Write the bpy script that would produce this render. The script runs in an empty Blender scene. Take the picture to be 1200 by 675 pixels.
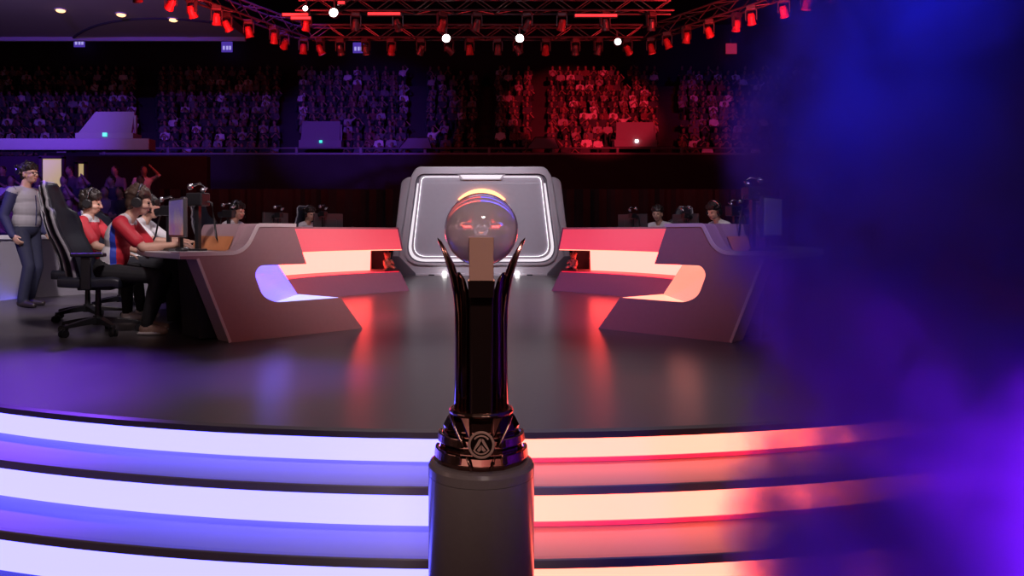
import bpy, bmesh, math, random
import numpy as np
from mathutils import Vector, Matrix
R = random.Random(7)
PI = math.pi
sc = bpy.context.scene
C = sc.collection

# ------------------------------------------------------------------ render look
sc.view_settings.view_transform = 'Standard'
sc.view_settings.look = 'None'
sc.view_settings.exposure = 0.0
sc.view_settings.gamma = 1.0
sc.view_settings.use_curve_mapping = False
sc.cycles.max_bounces = 10
sc.cycles.transmission_bounces = 8
sc.cycles.volume_bounces = 1
sc.cycles.use_denoising = True
sc.cycles.sample_clamp_indirect = 6.0

# ------------------------------------------------------------------ materials
def mat(name, col, rough=0.5, metal=0.0, emit=None, strength=1.0, noise=0.0, nscale=6.0, bump=0.0, spec=0.5,
        coat=0.0, rand=False):
    m = bpy.data.materials.new(name); m.use_nodes = True
    nt = m.node_tree; b = nt.nodes['Principled BSDF']
    b.inputs['Base Color'].default_value = (*col, 1)
    b.inputs['Roughness'].default_value = rough
    b.inputs['Metallic'].default_value = metal
    b.inputs['Specular IOR Level'].default_value = spec
    b.inputs['Coat Weight'].default_value = coat
    if emit:
        b.inputs['Emission Color'].default_value = (*emit, 1)
        b.inputs['Emission Strength'].default_value = strength
    if noise > 0 or bump > 0:
        tc = nt.nodes.new('ShaderNodeTexCoord'); n = nt.nodes.new('ShaderNodeTexNoise')
        n.inputs['Scale'].default_value = nscale; n.inputs['Detail'].default_value = 5
        nt.links.new(tc.outputs['Object'], n.inputs['Vector'])
        if noise > 0:
            mx = nt.nodes.new('ShaderNodeMix'); mx.data_type = 'RGBA'
            mx.inputs['A'].default_value = (*[c*(1-noise) for c in col], 1)
            mx.inputs['B'].default_value = (*[min(1, c*(1+noise)) for c in col], 1)
            nt.links.new(n.outputs['Fac'], mx.inputs['Factor'])
            nt.links.new(mx.outputs['Result'], b.inputs['Base Color'])
            mr = nt.nodes.new('ShaderNodeMapRange')
            mr.inputs['To Min'].default_value = max(0.02, rough*(1-noise)); mr.inputs['To Max'].default_value = min(1, rough*(1+noise))
            nt.links.new(n.outputs['Fac'], mr.inputs['Value']); nt.links.new(mr.outputs['Result'], b.inputs['Roughness'])
        if bump > 0:
            bp = nt.nodes.new('ShaderNodeBump'); bp.inputs['Strength'].default_value = bump
            bp.inputs['Distance'].default_value = 0.01
            nt.links.new(n.outputs['Fac'], bp.inputs['Height']); nt.links.new(bp.outputs['Normal'], b.inputs['Normal'])
    return m

def emat(name, col, strength=1.0):
    """lamp faces, screens, LED diffusers and lit surfaces made to glow"""
    m = mat(name, (0.3, 0.3, 0.3), 0.4, emit=col, strength=strength)
    return m

def random_cloth(name, cols, attr=None):
    """per-object clothing colour out of a palette"""
    m = bpy.data.materials.new(name); m.use_nodes = True
    nt = m.node_tree; b = nt.nodes['Principled BSDF']; b.inputs['Roughness'].default_value = 0.85
    cr = nt.nodes.new('ShaderNodeValToRGB'); cr.color_ramp.interpolation = 'CONSTANT'
    e = cr.color_ramp.elements
    while len(e) < len(cols): e.new(0.5)
    for i, c in enumerate(cols):
        e[i].position = i/len(cols); e[i].color = (*c, 1)
    if attr:
        a = nt.nodes.new('ShaderNodeAttribute'); a.attribute_name = attr
        nt.links.new(a.outputs['Fac'], cr.inputs['Fac'])
    else:
        a = nt.nodes.new('ShaderNodeObjectInfo'); nt.links.new(a.outputs['Random'], cr.inputs['Fac'])
    nt.links.new(cr.outputs['Color'], b.inputs['Base Color'])
    return m

M = {}
def defmats():
    M['floor'] = mat('stage_floor', (0.10, 0.088, 0.095), 0.29, noise=0.06, nscale=2.0, spec=0.42)
    M['arena'] = mat('arena_floor', (0.03, 0.03, 0.035), 0.5, noise=0.2)
    M['tread'] = mat('step_tread', (0.31, 0.28, 0.30), 0.42, noise=0.08, nscale=5, spec=0.4)
    M['nosing'] = mat('step_nosing', (0.24, 0.21, 0.25), 0.4, noise=0.1)
    M['led_blue'] = emat('led_blue', (0.092, 0.086, 1.0), 7.4)
    M['led_red'] = emat('led_red', (1.0, 0.10, 0.068), 6.8)
    M['led_line'] = emat('led_line', (1.0, 0.012, 0.05), 1.3)
    M['desk'] = mat('desk_shell', (0.40, 0.275, 0.31), 0.42, noise=0.06, nscale=30, bump=0.02)
    M['trim'] = mat('desk_trim', (0.74, 0.72, 0.76), 0.35, noise=0.05)
    M['bench'] = mat('desk_bench', (0.22, 0.15, 0.24), 0.45, noise=0.06, nscale=20)
    M['dark'] = mat('dark_panel', (0.016, 0.015, 0.02), 0.5, noise=0.2)
    M['grey_plastic'] = mat('grey_plastic', (0.055, 0.05, 0.058), 0.4, noise=0.1)
    M['orange'] = mat('orange_print', (0.62, 0.25, 0.10), 0.5, noise=0.35, nscale=4)
    M['glow_red'] = emat('glow_red', (1.0, 0.052, 0.042), 13.0)
    M['glow_blue'] = emat('glow_blue', (0.15, 0.12, 1.0), 2.3)
    M['glow_blue_white'] = emat('glow_blue_white', (0.36, 0.38, 1.0), 1.7)
    M['visor_red'] = mat('visor_red', (0.5, 0.3, 0.32), 0.35, emit=(1.0, 0.03, 0.075), strength=0.62)
    M['cheek_red'] = emat('cheek_red', (1.0, 0.27, 0.19), 1.25)
    M['strip_red'] = emat('strip_red', (1.0, 0.22, 0.13), 3.0)
    M['black'] = mat('black_plastic', (0.012, 0.012, 0.015), 0.38, noise=0.2, spec=0.5)
    M['chair'] = mat('chair_leather', (0.014, 0.015, 0.026), 0.42, noise=0.15, nscale=20, bump=0.05)
    M['piping'] = mat('chair_piping', (0.30, 0.29, 0.32), 0.45, noise=0.1)
    M['chrome'] = mat('silver_metal', (0.6, 0.6, 0.63), 0.25, 1.0, noise=0.1)
    M['skin'] = mat('skin', (0.56, 0.33, 0.24), 0.5, noise=0.08, nscale=25)
    M['lip'] = mat('lip', (0.42, 0.17, 0.15), 0.5, noise=0.05)
    M['hair'] = mat('hair', (0.018, 0.012, 0.011), 0.45, noise=0.4, nscale=60, bump=0.3)
    M['hair_brown'] = mat('hair_brown', (0.06, 0.035, 0.025), 0.5, noise=0.4, nscale=60, bump=0.3)
    M['eye'] = mat('eye', (0.012, 0.01, 0.01), 0.15, noise=0.05)
    M['jersey_red'] = mat('jersey_red', (0.55, 0.022, 0.04), 0.6, noise=0.1, nscale=12, bump=0.06)
    M['jersey_white'] = mat('jersey_white', (0.72, 0.70, 0.72), 0.6, noise=0.05, nscale=12, bump=0.06)
    M['jersey_blue'] = mat('jersey_blue', (0.03, 0.06, 0.5), 0.6, noise=0.08)
    M['trousers'] = mat('black_trousers', (0.010, 0.010, 0.013), 0.8, noise=0.2, nscale=15, bump=0.1)
    M['jeans'] = mat('dark_jeans', (0.018, 0.02, 0.05), 0.8, noise=0.25, nscale=30, bump=0.1)
    M['jacket'] = mat('grey_jacket', (0.36, 0.34, 0.37), 0.75, noise=0.1, nscale=14, bump=0.12)
    M['navy'] = mat('navy_sleeve', (0.03, 0.03, 0.10), 0.7, noise=0.15, nscale=14, bump=0.1)
    M['shoe'] = mat('dark_shoe', (0.03, 0.022, 0.022), 0.5, noise=0.2)
    M['shoe_tan'] = mat('tan_shoe', (0.36, 0.24, 0.19), 0.55, noise=0.5, nscale=25)
    M['shoe_white'] = mat('white_shoe', (0.65, 0.63, 0.64), 0.55, noise=0.1)
    M['trophy'] = mat('trophy_bronze', (0.26, 0.115, 0.095), 0.13, 1.0, noise=0.15, nscale=9, coat=0.3)
    M['trophy_black'] = mat('trophy_black', (0.10, 0.05, 0.045), 0.07, 0.85, noise=0.1, spec=0.8)
    M['trophy_edge'] = mat('trophy_edge', (0.55, 0.31, 0.24), 0.24, 1.0, noise=0.1)
    M['emblem_metal'] = mat('emblem_metal', (0.46, 0.27, 0.22), 0.42, 0.8, noise=0.1)
    M['trophy_tan'] = mat('trophy_tan', (0.42, 0.22, 0.165), 0.55, noise=0.06, nscale=8)
    M['plinth'] = mat('plinth_grey', (0.30, 0.25, 0.25), 0.24, noise=0.06, nscale=60, bump=0.02)
    M['portal'] = mat('portal_grey', (0.50, 0.47, 0.52), 0.4, noise=0.05, nscale=8)
    M['portal_dark'] = mat('portal_dark', (0.12, 0.11, 0.14), 0.4, noise=0.08)
    M['portal_panel'] = mat('portal_panel', (0.34, 0.32, 0.37), 0.45, noise=0.05, nscale=12)
    M['portal_light'] = emat('portal_light', (0.95, 0.86, 0.94), 0.85)
    M['portal_edge'] = emat('portal_edge', (0.95, 0.86, 0.94), 3.0)
    M['portal_orange'] = emat('portal_orange', (1.0, 0.30, 0.10), 3.2)
    M['portal_white'] = mat('portal_white', (0.6, 0.58, 0.62), 0.4, noise=0.04)
    M['lamp_white'] = emat('lamp_white', (1.0, 0.95, 0.93), 6.0)
    M['lamp_warm'] = emat('lamp_warm', (1.0, 0.5, 0.22), 2.5)
    M['lamp_red'] = emat('lamp_red', (1.0, 0.03, 0.035), 1.6)
    M['lamp_pink'] = emat('lamp_pink', (0.8, 0.04, 0.22), 0.8)
    M['lamp_blue'] = emat('lamp_blue', (0.12, 0.12, 1.0), 1.4)
    M['lamp_teal'] = emat('lamp_teal', (0.02, 0.75, 0.55), 1.2)
    M['rig'] = mat('rig_metal', (0.16, 0.13, 0.13), 0.4, 0.6, noise=0.15)
    M['rig_red'] = mat('rig_red_glow', (0.45, 0.06, 0.06), 0.3, noise=0.2)  # red light on the rig put into the lamp body colour
    M['drape'] = mat('black_drape', (0.007, 0.006, 0.007), 0.9, noise=0.3, nscale=3)
    M['fascia'] = mat('fascia', (0.022, 0.018, 0.019), 0.8, noise=0.2, nscale=1.5)
    M['wall'] = mat('hall_wall', (0.035, 0.03, 0.035), 0.85, noise=0.2, nscale=1)
    M['soffit'] = mat('soffit', (0.30, 0.27, 0.32), 0.85, noise=0.1, nscale=0.6)
    M['stand'] = mat('stand_concrete', (0.03, 0.026, 0.032), 0.85, noise=0.2, nscale=1)
    M['rail'] = mat('rail_paint', (0.5, 0.48, 0.52), 0.5, noise=0.1)
    M['rail_dark'] = mat('rail_dark_paint', (0.16, 0.15, 0.17), 0.5, noise=0.1)
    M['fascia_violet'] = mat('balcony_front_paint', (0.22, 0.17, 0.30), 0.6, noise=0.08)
    M['booth'] = mat('booth_panel', (0.20, 0.19, 0.22), 0.7, noise=0.06, nscale=2)
    M['barrier'] = mat('barrier_grey', (0.28, 0.26, 0.30), 0.6, noise=0.1, nscale=3)
    M['doorlit'] = emat('doorway_glow', (0.56, 0.42, 0.16), 0.75)  # glow stands in for the lit room beyond the door
    M['sign'] = emat('exit_sign', (0.10, 0.05, 0.55), 0.6)
    M['sign_red'] = emat('exit_sign_red', (0.55, 0.02, 0.05), 0.5)
    M['signtext'] = emat('exit_text', (0.5, 0.45, 1.0), 0.8)
    pal = [(.05,.05,.06),(.34,.32,.34),(.09,.08,.09),(.04,.04,.05),(.16,.15,.16),(.06,.06,.07),(.72,.68,.72),(.04,.04,.05),(.02,.02,.03),(.16,.06,.07)]
    M['crowd_skin'] = mat('crowd_skin', (0.30, 0.18, 0.14), 0.6, noise=0.1)
    M['crowd_shirt'] = random_cloth('crowd_shirt', pal)
    M['crowd_shirt_far'] = random_cloth('crowd_shirt_far', pal, 'tone')
    M['crowd_dark'] = mat('crowd_dark', (0.03, 0.03, 0.04), 0.85, noise=0.1)
    M['bronze'] = mat('figurine_bronze', (0.30, 0.17, 0.13), 0.35, 0.3, noise=0.3, nscale=40)
    g = bpy.data.materials.new('clear_glass'); g.use_nodes = True
    b = g.node_tree.nodes['Principled BSDF']
    b.inputs['Base Color'].default_value = (0.95, 0.80, 0.88, 1); b.inputs['Roughness'].default_value = 0.0
    b.inputs['Transmission Weight'].default_value = 0.60; b.inputs['IOR'].default_value = 1.47
    M['glass'] = g
    # monitor picture: dim violet and amber game image
    s = bpy.data.materials.new('screen_image'); s.use_nodes = True
    nt = s.node_tree; b = nt.nodes['Principled BSDF']
    b.inputs['Base Color'].default_value = (0.02, 0.02, 0.02, 1); b.inputs['Roughness'].default_value = 0.25
    tc = nt.nodes.new('ShaderNodeTexCoord'); n = nt.nodes.new('ShaderNodeTexNoise'); n.inputs['Scale'].default_value = 3.5
    cr = nt.nodes.new('ShaderNodeValToRGB'); e = cr.color_ramp.elements
    e[0].position = .35; e[0].color = (.07,.05,.20,1); e[1].position = .66; e[1].color = (.30,.14,.11,1)
    x = e.new(.5); x.color = (.12,.09,.15,1)
    nt.links.new(tc.outputs['Object'], n.inputs['Vector']); nt.links.new(n.outputs['Fac'], cr.inputs['Fac'])
    nt.links.new(cr.outputs['Color'], b.inputs['Emission Color']); b.inputs['Emission Strength'].default_value = 0.8
    M['screen'] = s
defmats()

# ------------------------------------------------------------------ helpers
def tag(o, label=None, cat=None, group=None, kind=None):
    if label: o['label'] = label
    if cat: o['category'] = cat
    if group: o['group'] = group
    if kind: o['kind'] = kind
    return o

def empty(name, loc=(0,0,0), rz=0.0):
    o = bpy.data.objects.new(name, None); C.objects.link(o)
    o.location = loc; o.rotation_euler = (0, 0, rz); o.empty_display_size = 0.2
    return o

def copy_tree(o, parent=None):
    c = o.copy(); C.objects.link(c)
    if parent is not None:
        c.parent = parent
    for ch in list(o.children):
        copy_tree(ch, c)
    return c

class MB:
    def __init__(s): s.bm = bmesh.new()
    def box(s, c, size, rot=None, taper=1.0):
        m = Matrix.Translation(c) @ (rot.to_4x4() if rot is not None else Matrix.Identity(4)) @ Matrix.Diagonal((*size, 1))
        r = bmesh.ops.create_cube(s.bm, size=1.0)
        for v in r['verts']:
            if v.co.z > 0: v.co.x *= taper; v.co.y *= taper
            v.co = m @ v.co
        return s
    def sphere(s, c, r, seg=16, rot=None):
        rr = (r, r, r) if isinstance(r, (int, float)) else r
        m = Matrix.Translation(c) @ (rot.to_4x4() if rot is not None else Matrix.Identity(4)) @ Matrix.Diagonal((*rr, 1))
        nv = max(6, seg//2); V = s.bm.verts.new; F = s.bm.faces.new
        rows = []
        for j in range(1, nv):
            t = PI*j/nv; st, ct = math.sin(t), math.cos(t)
            rows.append([V(m @ Vector((st*math.cos(2*PI*i/seg), st*math.sin(2*PI*i/seg), ct))) for i in range(seg)])
        a, b = V(m @ Vector((0, 0, 1))), V(m @ Vector((0, 0, -1)))
        for i in range(seg):
            k = (i+1) % seg
            F((a, rows[0][i], rows[0][k])); F((b, rows[-1][k], rows[-1][i]))
            for j in range(nv-2): F((rows[j][i], rows[j+1][i], rows[j+1][k], rows[j][k]))
        return s
    def cyl(s, p0, p1, r0, r1=None, seg=16):
        p0, p1 = Vector(p0), Vector(p1); r1 = r0 if r1 is None else r1
        d = p1 - p0
        q = d.to_track_quat('Z', 'Y').to_matrix().to_4x4()
        m = Matrix.Translation((p0+p1)/2) @ q
        bmesh.ops.create_cone(s.bm, cap_ends=True, segments=seg, radius1=r0, radius2=r1, depth=d.length, matrix=m)
        return s
    def tube(s, pts, r, seg=8, closed=False):
        pts = [Vector(p) for p in pts]; n = len(pts); rings = []
        for i, p in enumerate(pts):
            a = pts[i-1] if (i > 0 or closed) else pts[i]; b = pts[(i+1) % n] if (i < n-1 or closed) else pts[i]
            t = (b-a).normalized(); ref = Vector((0,0,1)) if abs(t.z) < .93 else Vector((1,0,0))
            u = t.cross(ref).normalized(); v = t.cross(u)
            rings.append([s.bm.verts.new(p + r*(math.cos(k*2*PI/seg)*u + math.sin(k*2*PI/seg)*v)) for k in range(seg)])
        for i in range(n if closed else n-1):
            A, B = rings[i], rings[(i+1) % n]
            for k in range(seg):
                s.bm.faces.new((A[k], A[(k+1)%seg], B[(k+1)%seg], B[k]))
        if not closed:
            s.bm.faces.new(rings[0]); s.bm.faces.new(rings[-1])
        return s
    def prism(s, poly, ext):
        """closed 3D polygon extruded along ext"""
        ext = Vector(ext)
        a = [s.bm.verts.new(p) for p in poly]; b = [s.bm.verts.new(Vector(p)+ext) for p in poly]
        n = len(a)
        s.bm.faces.new(a); s.bm.faces.new(b[::-1])
        for i in range(n): s.bm.faces.new((a[i], a[(i+1)%n], b[(i+1)%n], b[i]))
        return s
    def loft(s, rings, caps=True, closed=True):
        vs = [[s.bm.verts.new(p) for p in r] for r in rings]
        n = len(vs[0])
        for A, B in zip(vs, vs[1:]):
            for k in range(n if closed else n-1):
                s.bm.faces.new((A[k], A[(k+1)%n], B[(k+1)%n], B[k]))
        if caps:
            s.bm.faces.new(vs[0]); s.bm.faces.new(vs[-1])
        return s
    def lathe(s, prof, c=(0,0,0), seg=48, a0=0.0, a1=2*PI):
        c = Vector(c); full = abs(a1-a0-2*PI) < 1e-4; n = seg if full else seg+1; cols = []
        for k in range(n):
            a = a0+(a1-a0)*k/seg
            cols.append([s.bm.verts.new(c+Vector((r*math.cos(a), r*math.sin(a), z))) for r, z in prof])
        for k in range(seg):
            A, B = cols[k], cols[(k+1) % n]
            for i in range(len(prof)-1): s.bm.faces.new((A[i], B[i], B[i+1], A[i+1]))
        return s
    def build(s, name, m, parent=None, bevel=0.0, smooth=False, seg=2, loc=None):
        bm = s.bm
        bmesh.ops.remove_doubles(bm, verts=bm.verts, dist=1e-5)
        bmesh.ops.recalc_face_normals(bm, faces=bm.faces)
        me = bpy.data.meshes.new(name); bm.to_mesh(me); bm.free()
        me.materials.append(m)
        o = bpy.data.objects.new(name, me); C.objects.link(o)
        if parent is not None: o.parent = parent
        if loc is not None: o.location = loc
        if smooth:
            for p in me.polygons: p.use_smooth = True
        if bevel > 0:
            b = o.modifiers.new('bevel', 'BEVEL'); b.width = bevel; b.segments = seg; b.limit_method = 'ANGLE'; b.angle_limit = math.radians(35)
        return o

def rz(a): return Matrix.Rotation(a, 3, 'Z')
def ry(a): return Matrix.Rotation(a, 3, 'Y')
def rx(a): return Matrix.Rotation(a, 3, 'X')

def round_poly(pts, rad, n=5):
    """2D polygon with rounded corners; rad per corner"""
    out = []; N = len(pts)
    for i in range(N):
        p = Vector(pts[i]); a = Vector(pts[i-1]); b = Vector(pts[(i+1) % N]); r = rad[i] if isinstance(rad, (list, tuple)) else rad
        if r <= 0: out.append(tuple(p)); continue
        da, db = (a-p), (b-p); r = min(r, da.length*.49, db.length*.49)
        s, e = p+da.normalized()*r, p+db.normalized()*r
        for k in range(n+1):
            t = k/n; out.append(tuple((1-t)**2*s + 2*t*(1-t)*p + t*t*e))
    return out

# ------------------------------------------------------------------ camera
cd = bpy.data.cameras.new('camera'); cam = bpy.data.objects.new('camera', cd); C.objects.link(cam)
cam.location = (0, 0, 0.9); cam.rotation_euler = (PI/2, 0, 0)
cd.sensor_width = 36; cd.lens = 27.0          # 900 px over a 1200 px frame
cd.shift_x = 37/1200; cd.shift_y = -65.5/1200
cd.clip_start = 0.05; cd.clip_end = 200
sc.camera = cam

# ------------------------------------------------------------------ room shell
GZ = -0.47
def struct(o, label=None):
    o['kind'] = 'structure'
    if label: o['label'] = label
    return o
struct(MB().box((0, 19, GZ-.1), (72, 72, .2)).build('floor', M['arena']))
struct(MB().box((0, 19, 14.6), (72, 72, .2)).build('ceiling', M['wall']))
struct(MB().box((-34, 19, 7), (.3, 68, 15)).build('wall_left', M['wall']))
struct(MB().box((34, 19, 7), (.3, 68, 15)).build('wall_right', M['wall']))
struct(MB().box((0, 50.5, 7), (68, .3, 15)).build('wall_back', M['wall']))
struct(MB().box((0, -14, 7), (68, .3, 15)).build('wall_front', M['wall']))

# stage ------------------------------------------------------------
SC = (0.0, 9.8)
def arc(r, z, a0, a1, n): return [(SC[0]+r*math.sin(a0+(a1-a0)*i/n), SC[1]-r*math.cos(a0+(a1-a0)*i/n), z) for i in range(n+1)]
def ring_band(mb, prof, a0, a1, n=96):
    """closed profile (r,z) swept about the stage centre between the angles"""
    rings = []
    for i in range(n+1):
        a = a0+(a1-a0)*i/n
        rings.append([(SC[0]+r*math.sin(a), SC[1]-r*math.cos(a), z) for r, z in prof])
    return mb.loft(rings, caps=True)

stage = struct(MB().lathe([(0.001, 0), (6.30, 0), (6.335, -.006), (6.335, -.035), (6.0, -.035), (6.0, -.36)], (SC[0], SC[1], 0), seg=160).build('floor_stage', M['floor'], smooth=False))
SPLIT = 0.004
def step(idx, r_in, z_top, z_bot, r_out):
    """one riser with its LED diffuser and the tread in front of it"""
    root = empty('stage_step', (0, 0, 0)); root['kind'] = 'structure'
    A = 1.75
    led_top, led_bot = z_top-.035, z_bot
    d = .028
    mb = ring_band(MB(), [(r_in-.01-d, led_top), (r_in-.01, led_top), (r_in-.01, led_bot+.001), (r_in-.01-d, led_bot+.001)], -A, SPLIT, 90)
    mb.build('led_riser', M['led_blue'], root)
    mb = ring_band(MB(), [(r_in-.01-d, led_top), (r_in-.01, led_top), (r_in-.01, led_bot+.02), (r_in-.01-d, led_bot+.02)], SPLIT, A, 90)
    mb.build('led_riser', M['led_red'], root)
    mb = ring_band(MB(), [(r_in-.012-d, led_bot+.001), (r_in-.004, led_bot+.001), (r_in-.004, led_bot+.019), (r_in-.012-d, led_bot+.019)], SPLIT, A, 90)
    mb.build('led_strip', M['led_line'], root)
    if r_out:
        ring_band(MB(), [(r_in-.06, z_bot-.03), (r_in-.06, z_bot), (r_out-.03, z_bot), (r_out-.03, z_bot-.03)], -A, A, 180).build('tread', M['tread'], root)
        ring_band(MB(), [(r_out-.03, z_bot-.035), (r_out-.03, z_bot+.001), (r_out-.004, z_bot+.001), (r_out, z_bot-.004), (r_out, z_bot-.035)], -A, A, 180).build('nosing', M['nosing'], root)
    return root
step(0, 6.335, 0.0, -.142, 6.665)
step(1, 6.665, -.142, -.306, 6.975)
step(2, 6.975, -.306, GZ, None)

# ------------------------------------------------------------------ pedestal and trophy
TD = 2.0
TX = (564-563)/900*TD
PZ = 0.9-(538-272)/900*TD          # pedestal top
def tz(y, d=TD): return 0.9-(y-272)/900*d
def tx(x, d=TD): return (x-563)/900*d
ped = empty('display_plinth', (TX, TD, GZ))
tag(ped, 'round grey plinth in front of the lit steps, carrying the trophy', 'plinth')
h = PZ-GZ; pr = .137
MB().lathe([(.001, 0), (pr, 0), (pr, h-.035)], seg=96).build('column', M['plinth'], ped, smooth=True)
MB().lathe([(pr-.004, h-.036), (pr, h-.034), (pr+.0005, h-.012), (pr-.004, h-.003), (pr-.013, h), (.001, h)], seg=96).build('top_cap', M['plinth'], ped)

tro = empty('trophy', (TX, TD, PZ))
tag(tro, 'tall dark bronze trophy with a clear glass ball on top of the plinth', 'trophy')
def T(y): return tz(y)-PZ
# base: lathe bell in faceted rings
prof = [(.001, 0), (.112, 0), (.117, .012), (.112, .03), (.106, .036), (.105, .046), (.108, .052), (.103, .07), (.096, .076), (.096, .084), (.099, .09), (.088, .112), (.080, .122), (.074, .13), (.001, .13)]
MB().lathe(prof, seg=12).build('base', M['trophy'], tro, bevel=.002)
for sgn in (-1, 1):      # curved armour bands on both flanks
    for (r0, z0, z1) in ((.116, .016, .038), (.108, .056, .076)):
        mb = MB(); ringsl = []
        for i in range(13):
            a = math.radians(-90+sgn*(26+i*74/12))
            ringsl.append([((r0-.004)*math.cos(a), (r0-.004)*math.sin(a), z0), ((r0+.006)*math.cos(a), (r0+.006)*math.sin(a), z0), ((r0+.003)*math.cos(a), (r0+.003)*math.sin(a), z1), ((r0-.006)*math.cos(a), (r0-.006)*math.sin(a), z1)])
        mb.loft(ringsl).build('armour_band', M['trophy_edge'], tro, bevel=.0015)
    # slanted ribs framing the emblem
    mb = MB().tube([(sgn*.075, -.075, .13), (sgn*.066, -.088, .105), (sgn*.05, -.102, .075), (sgn*.043, -.108, .06)], .0035)
    mb.build('upper_rib', M['trophy_edge'], tro, smooth=True)
    MB().tube([(sgn*.036, -.112, .04), (sgn*.03, -.116, .022), (sgn*.024, -.118, .006)], .0035).build('lower_rib', M['trophy_edge'], tro, smooth=True)
    MB().prism([(sgn*.03, -.080, .128), (sgn*.052, -.074, .128), (sgn*.036, -.100, .088), (sgn*.028, -.1, .08)], (0, -.008, 0)).build('chevron_plate', M['trophy'], tro, bevel=.0015)
# emblem on the base front
em = empty('emblem', (0, -.117, .069)); em.parent = tro
em.rotation_euler = (math.radians(-16), 0, 0)
MB().cyl((0, .022, 0), (0, 0, 0), .034, .032, 40).build('disc', M['trophy_black'], em, bevel=.001)
def flat_ring(mb, r0, r1, a0, a1, y0, y1, n=32):
    rings = []
    for i in range(n+1):
        a = a0+(a1-a0)*i/n; c, s_ = math.cos(a), math.sin(a)
        rings.append([(r0*c, y0, r0*s_), (r1*c, y0, r1*s_), (r1*c, y1, r1*s_), (r0*c, y1, r0*s_)])
    return mb.loft(rings)
flat_ring(MB(), .0265, .033, 0.0, 2*PI-.001, -.005, .004, 48).build('outer_ring', M['emblem_metal'], em, bevel=.0008)
flat_ring(MB(), .0195, .0235, math.radians(-150), math.radians(-30), -.004, .002, 18).build('lower_arc', M['emblem_metal'], em)
flat_ring(MB(), .0195, .0235, math.radians(38), math.radians(142), -.004, .002, 18).build('upper_arc', M['emblem_metal'], em)
mb = MB()
for sgn in (-1, 1):
    mb.prism([(sgn*.0008, -.004, .015), (sgn*.0055, -.004, .0135), (sgn*.018, -.004, -.008), (sgn*.0155, -.004, -.012), (sgn*.0045, -.004, .001), (sgn*.0008, -.004, .009)], (0, .006, 0))
    mb.prism([(sgn*.0008, -.004, .0), (sgn*.0115, -.004, -.0125), (sgn*.006, -.004, -.0165), (sgn*.0008, -.004, -.012)], (0, .005, 0))
mb.build('winged_mark', M['emblem_metal'], em)
# stem: dark glassy column with bevelled corners
hb, ht = .125, T(345)
def sq(w, d, z, ch): return [(-w+ch, -d, z), (w-ch, -d, z), (w, -d+ch, z), (w, d-ch, z), (w-ch, d, z), (-w+ch, d, z), (-w, d-ch, z), (-w, -d+ch, z)]
MB().loft([sq(.036, .036, hb-.01, .006), sq(.034, .034, .3, .006), sq(.034, .034, T(328), .006)]).build('stem', M['trophy_black'], tro, bevel=.0015)
# tan block that carries the ball
MB().loft([sq(.0305, .0305, T(326), .0015), sq(.0305, .0305, T(278), .0015)]).build('ball_mount', M['trophy_tan'], tro, bevel=.001, loc=(0, -.078, 0))
MB().loft([sq(.0315, .0315, T(345), .002), sq(.0335, .0335, T(326)-.0005, .002)]).build('mount_collar', M['trophy_black'], tro, bevel=.001, loc=(0, -.073, 0))
MB().loft([sq(.029, .029, hb-.01, .004), sq(.029, .03, .22, .004), sq(.0305, .031, T(345)-.0005, .004)]).build('front_fin', M['trophy_black'], tro, bevel=.0015, loc=(0, -.046, 0))
# ball
BZ = tz(269)-PZ; BR = .0955
MB().sphere((0, 0, BZ), BR, 64).build('glass_ball', M['glass'], tro, smooth=True)
# petals: outer pair and a shorter pair behind, each a curved tapering blade
def petal(ang, pts, name='petal', m='trophy', wid=.05):
    """pts: (radius outer, radius inner, height, half width)"""
    mb = MB(); rings = []
    ca, sa = math.cos(ang), math.sin(ang); pc = Vector((-sa, ca, 0)); pr_ = Vector((ca, sa, 0))
    for ro, ri, z, w in pts:
        o_, i_ = pr_*ro, pr_*ri
        Z = Vector((0, 0, z))
        c_, hr = (o_+i_)/2, (ro-ri)/2
        rings.append([c_+pr_*hr*math.copysign(abs(math.cos(t))**.75, math.cos(t))+pc*w*math.copysign(abs(math.sin(t))**.75, math.sin(t))*(1+.07*math.cos(6*t))+Z for t in [2*PI*k/24 for k in range(24)]])
    mb.loft(rings); return mb.build(name, M[m], tro, smooth=True)
def px(x): return abs(tx(x)-TX)
side = [(.071, .045, .128, .028), (.069, .043, .22, .028), (.068, .042, T(400), .030), (.0695, .044, T(360), .032), (.074, .050, T(342), .033), (.081, .057, T(326), .032), (.091, .070, T(310), .028), (.101, .086, T(296), .021), (.1125, .103, T(283), .011), (.1145, .1135, T(278.5), .003)]
petal(PI, side); petal(0, side)
back = [(.066, .040, .128, .03), (.064, .04, .25, .03), (.066, .042, T(360), .034), (.076, .053, T(330), .03), (.093, .078, T(305), .022), (.104, .101, T(292), .006)]
petal(PI/2, back, 'petal')
diag = [(.064, .040, .128, .016), (.062, .038, .25, .016), (.062, .038, T(370), .018), (.064, .044, T(345), .018), (.070, .058, T(326), .014), (.073, .069, T(318), .005)]
for a in (-.62, PI+.62): petal(a, diag, 'inner_petal', 'trophy')
# light rails along petals
for sgn in (-1, 1):
    MB().tube([(sgn*.060, -.028, .135), (sgn*.058, -.03, .25), (sgn*.058, -.031, T(370)), (sgn*.064, -.03, T(345)), (sgn*.078, -.026, T(320)), (sgn*.098, -.016, T(296))], .0022).build('petal_edge', M['trophy_edge'], tro, smooth=True)
MB().lathe([(.001, 0), (.083, 0), (.085, .006), (.08, .012), (.001, .012)], (0, 0, .124), seg=24).build('collar', M['trophy_edge'], tro, bevel=.001)

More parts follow.
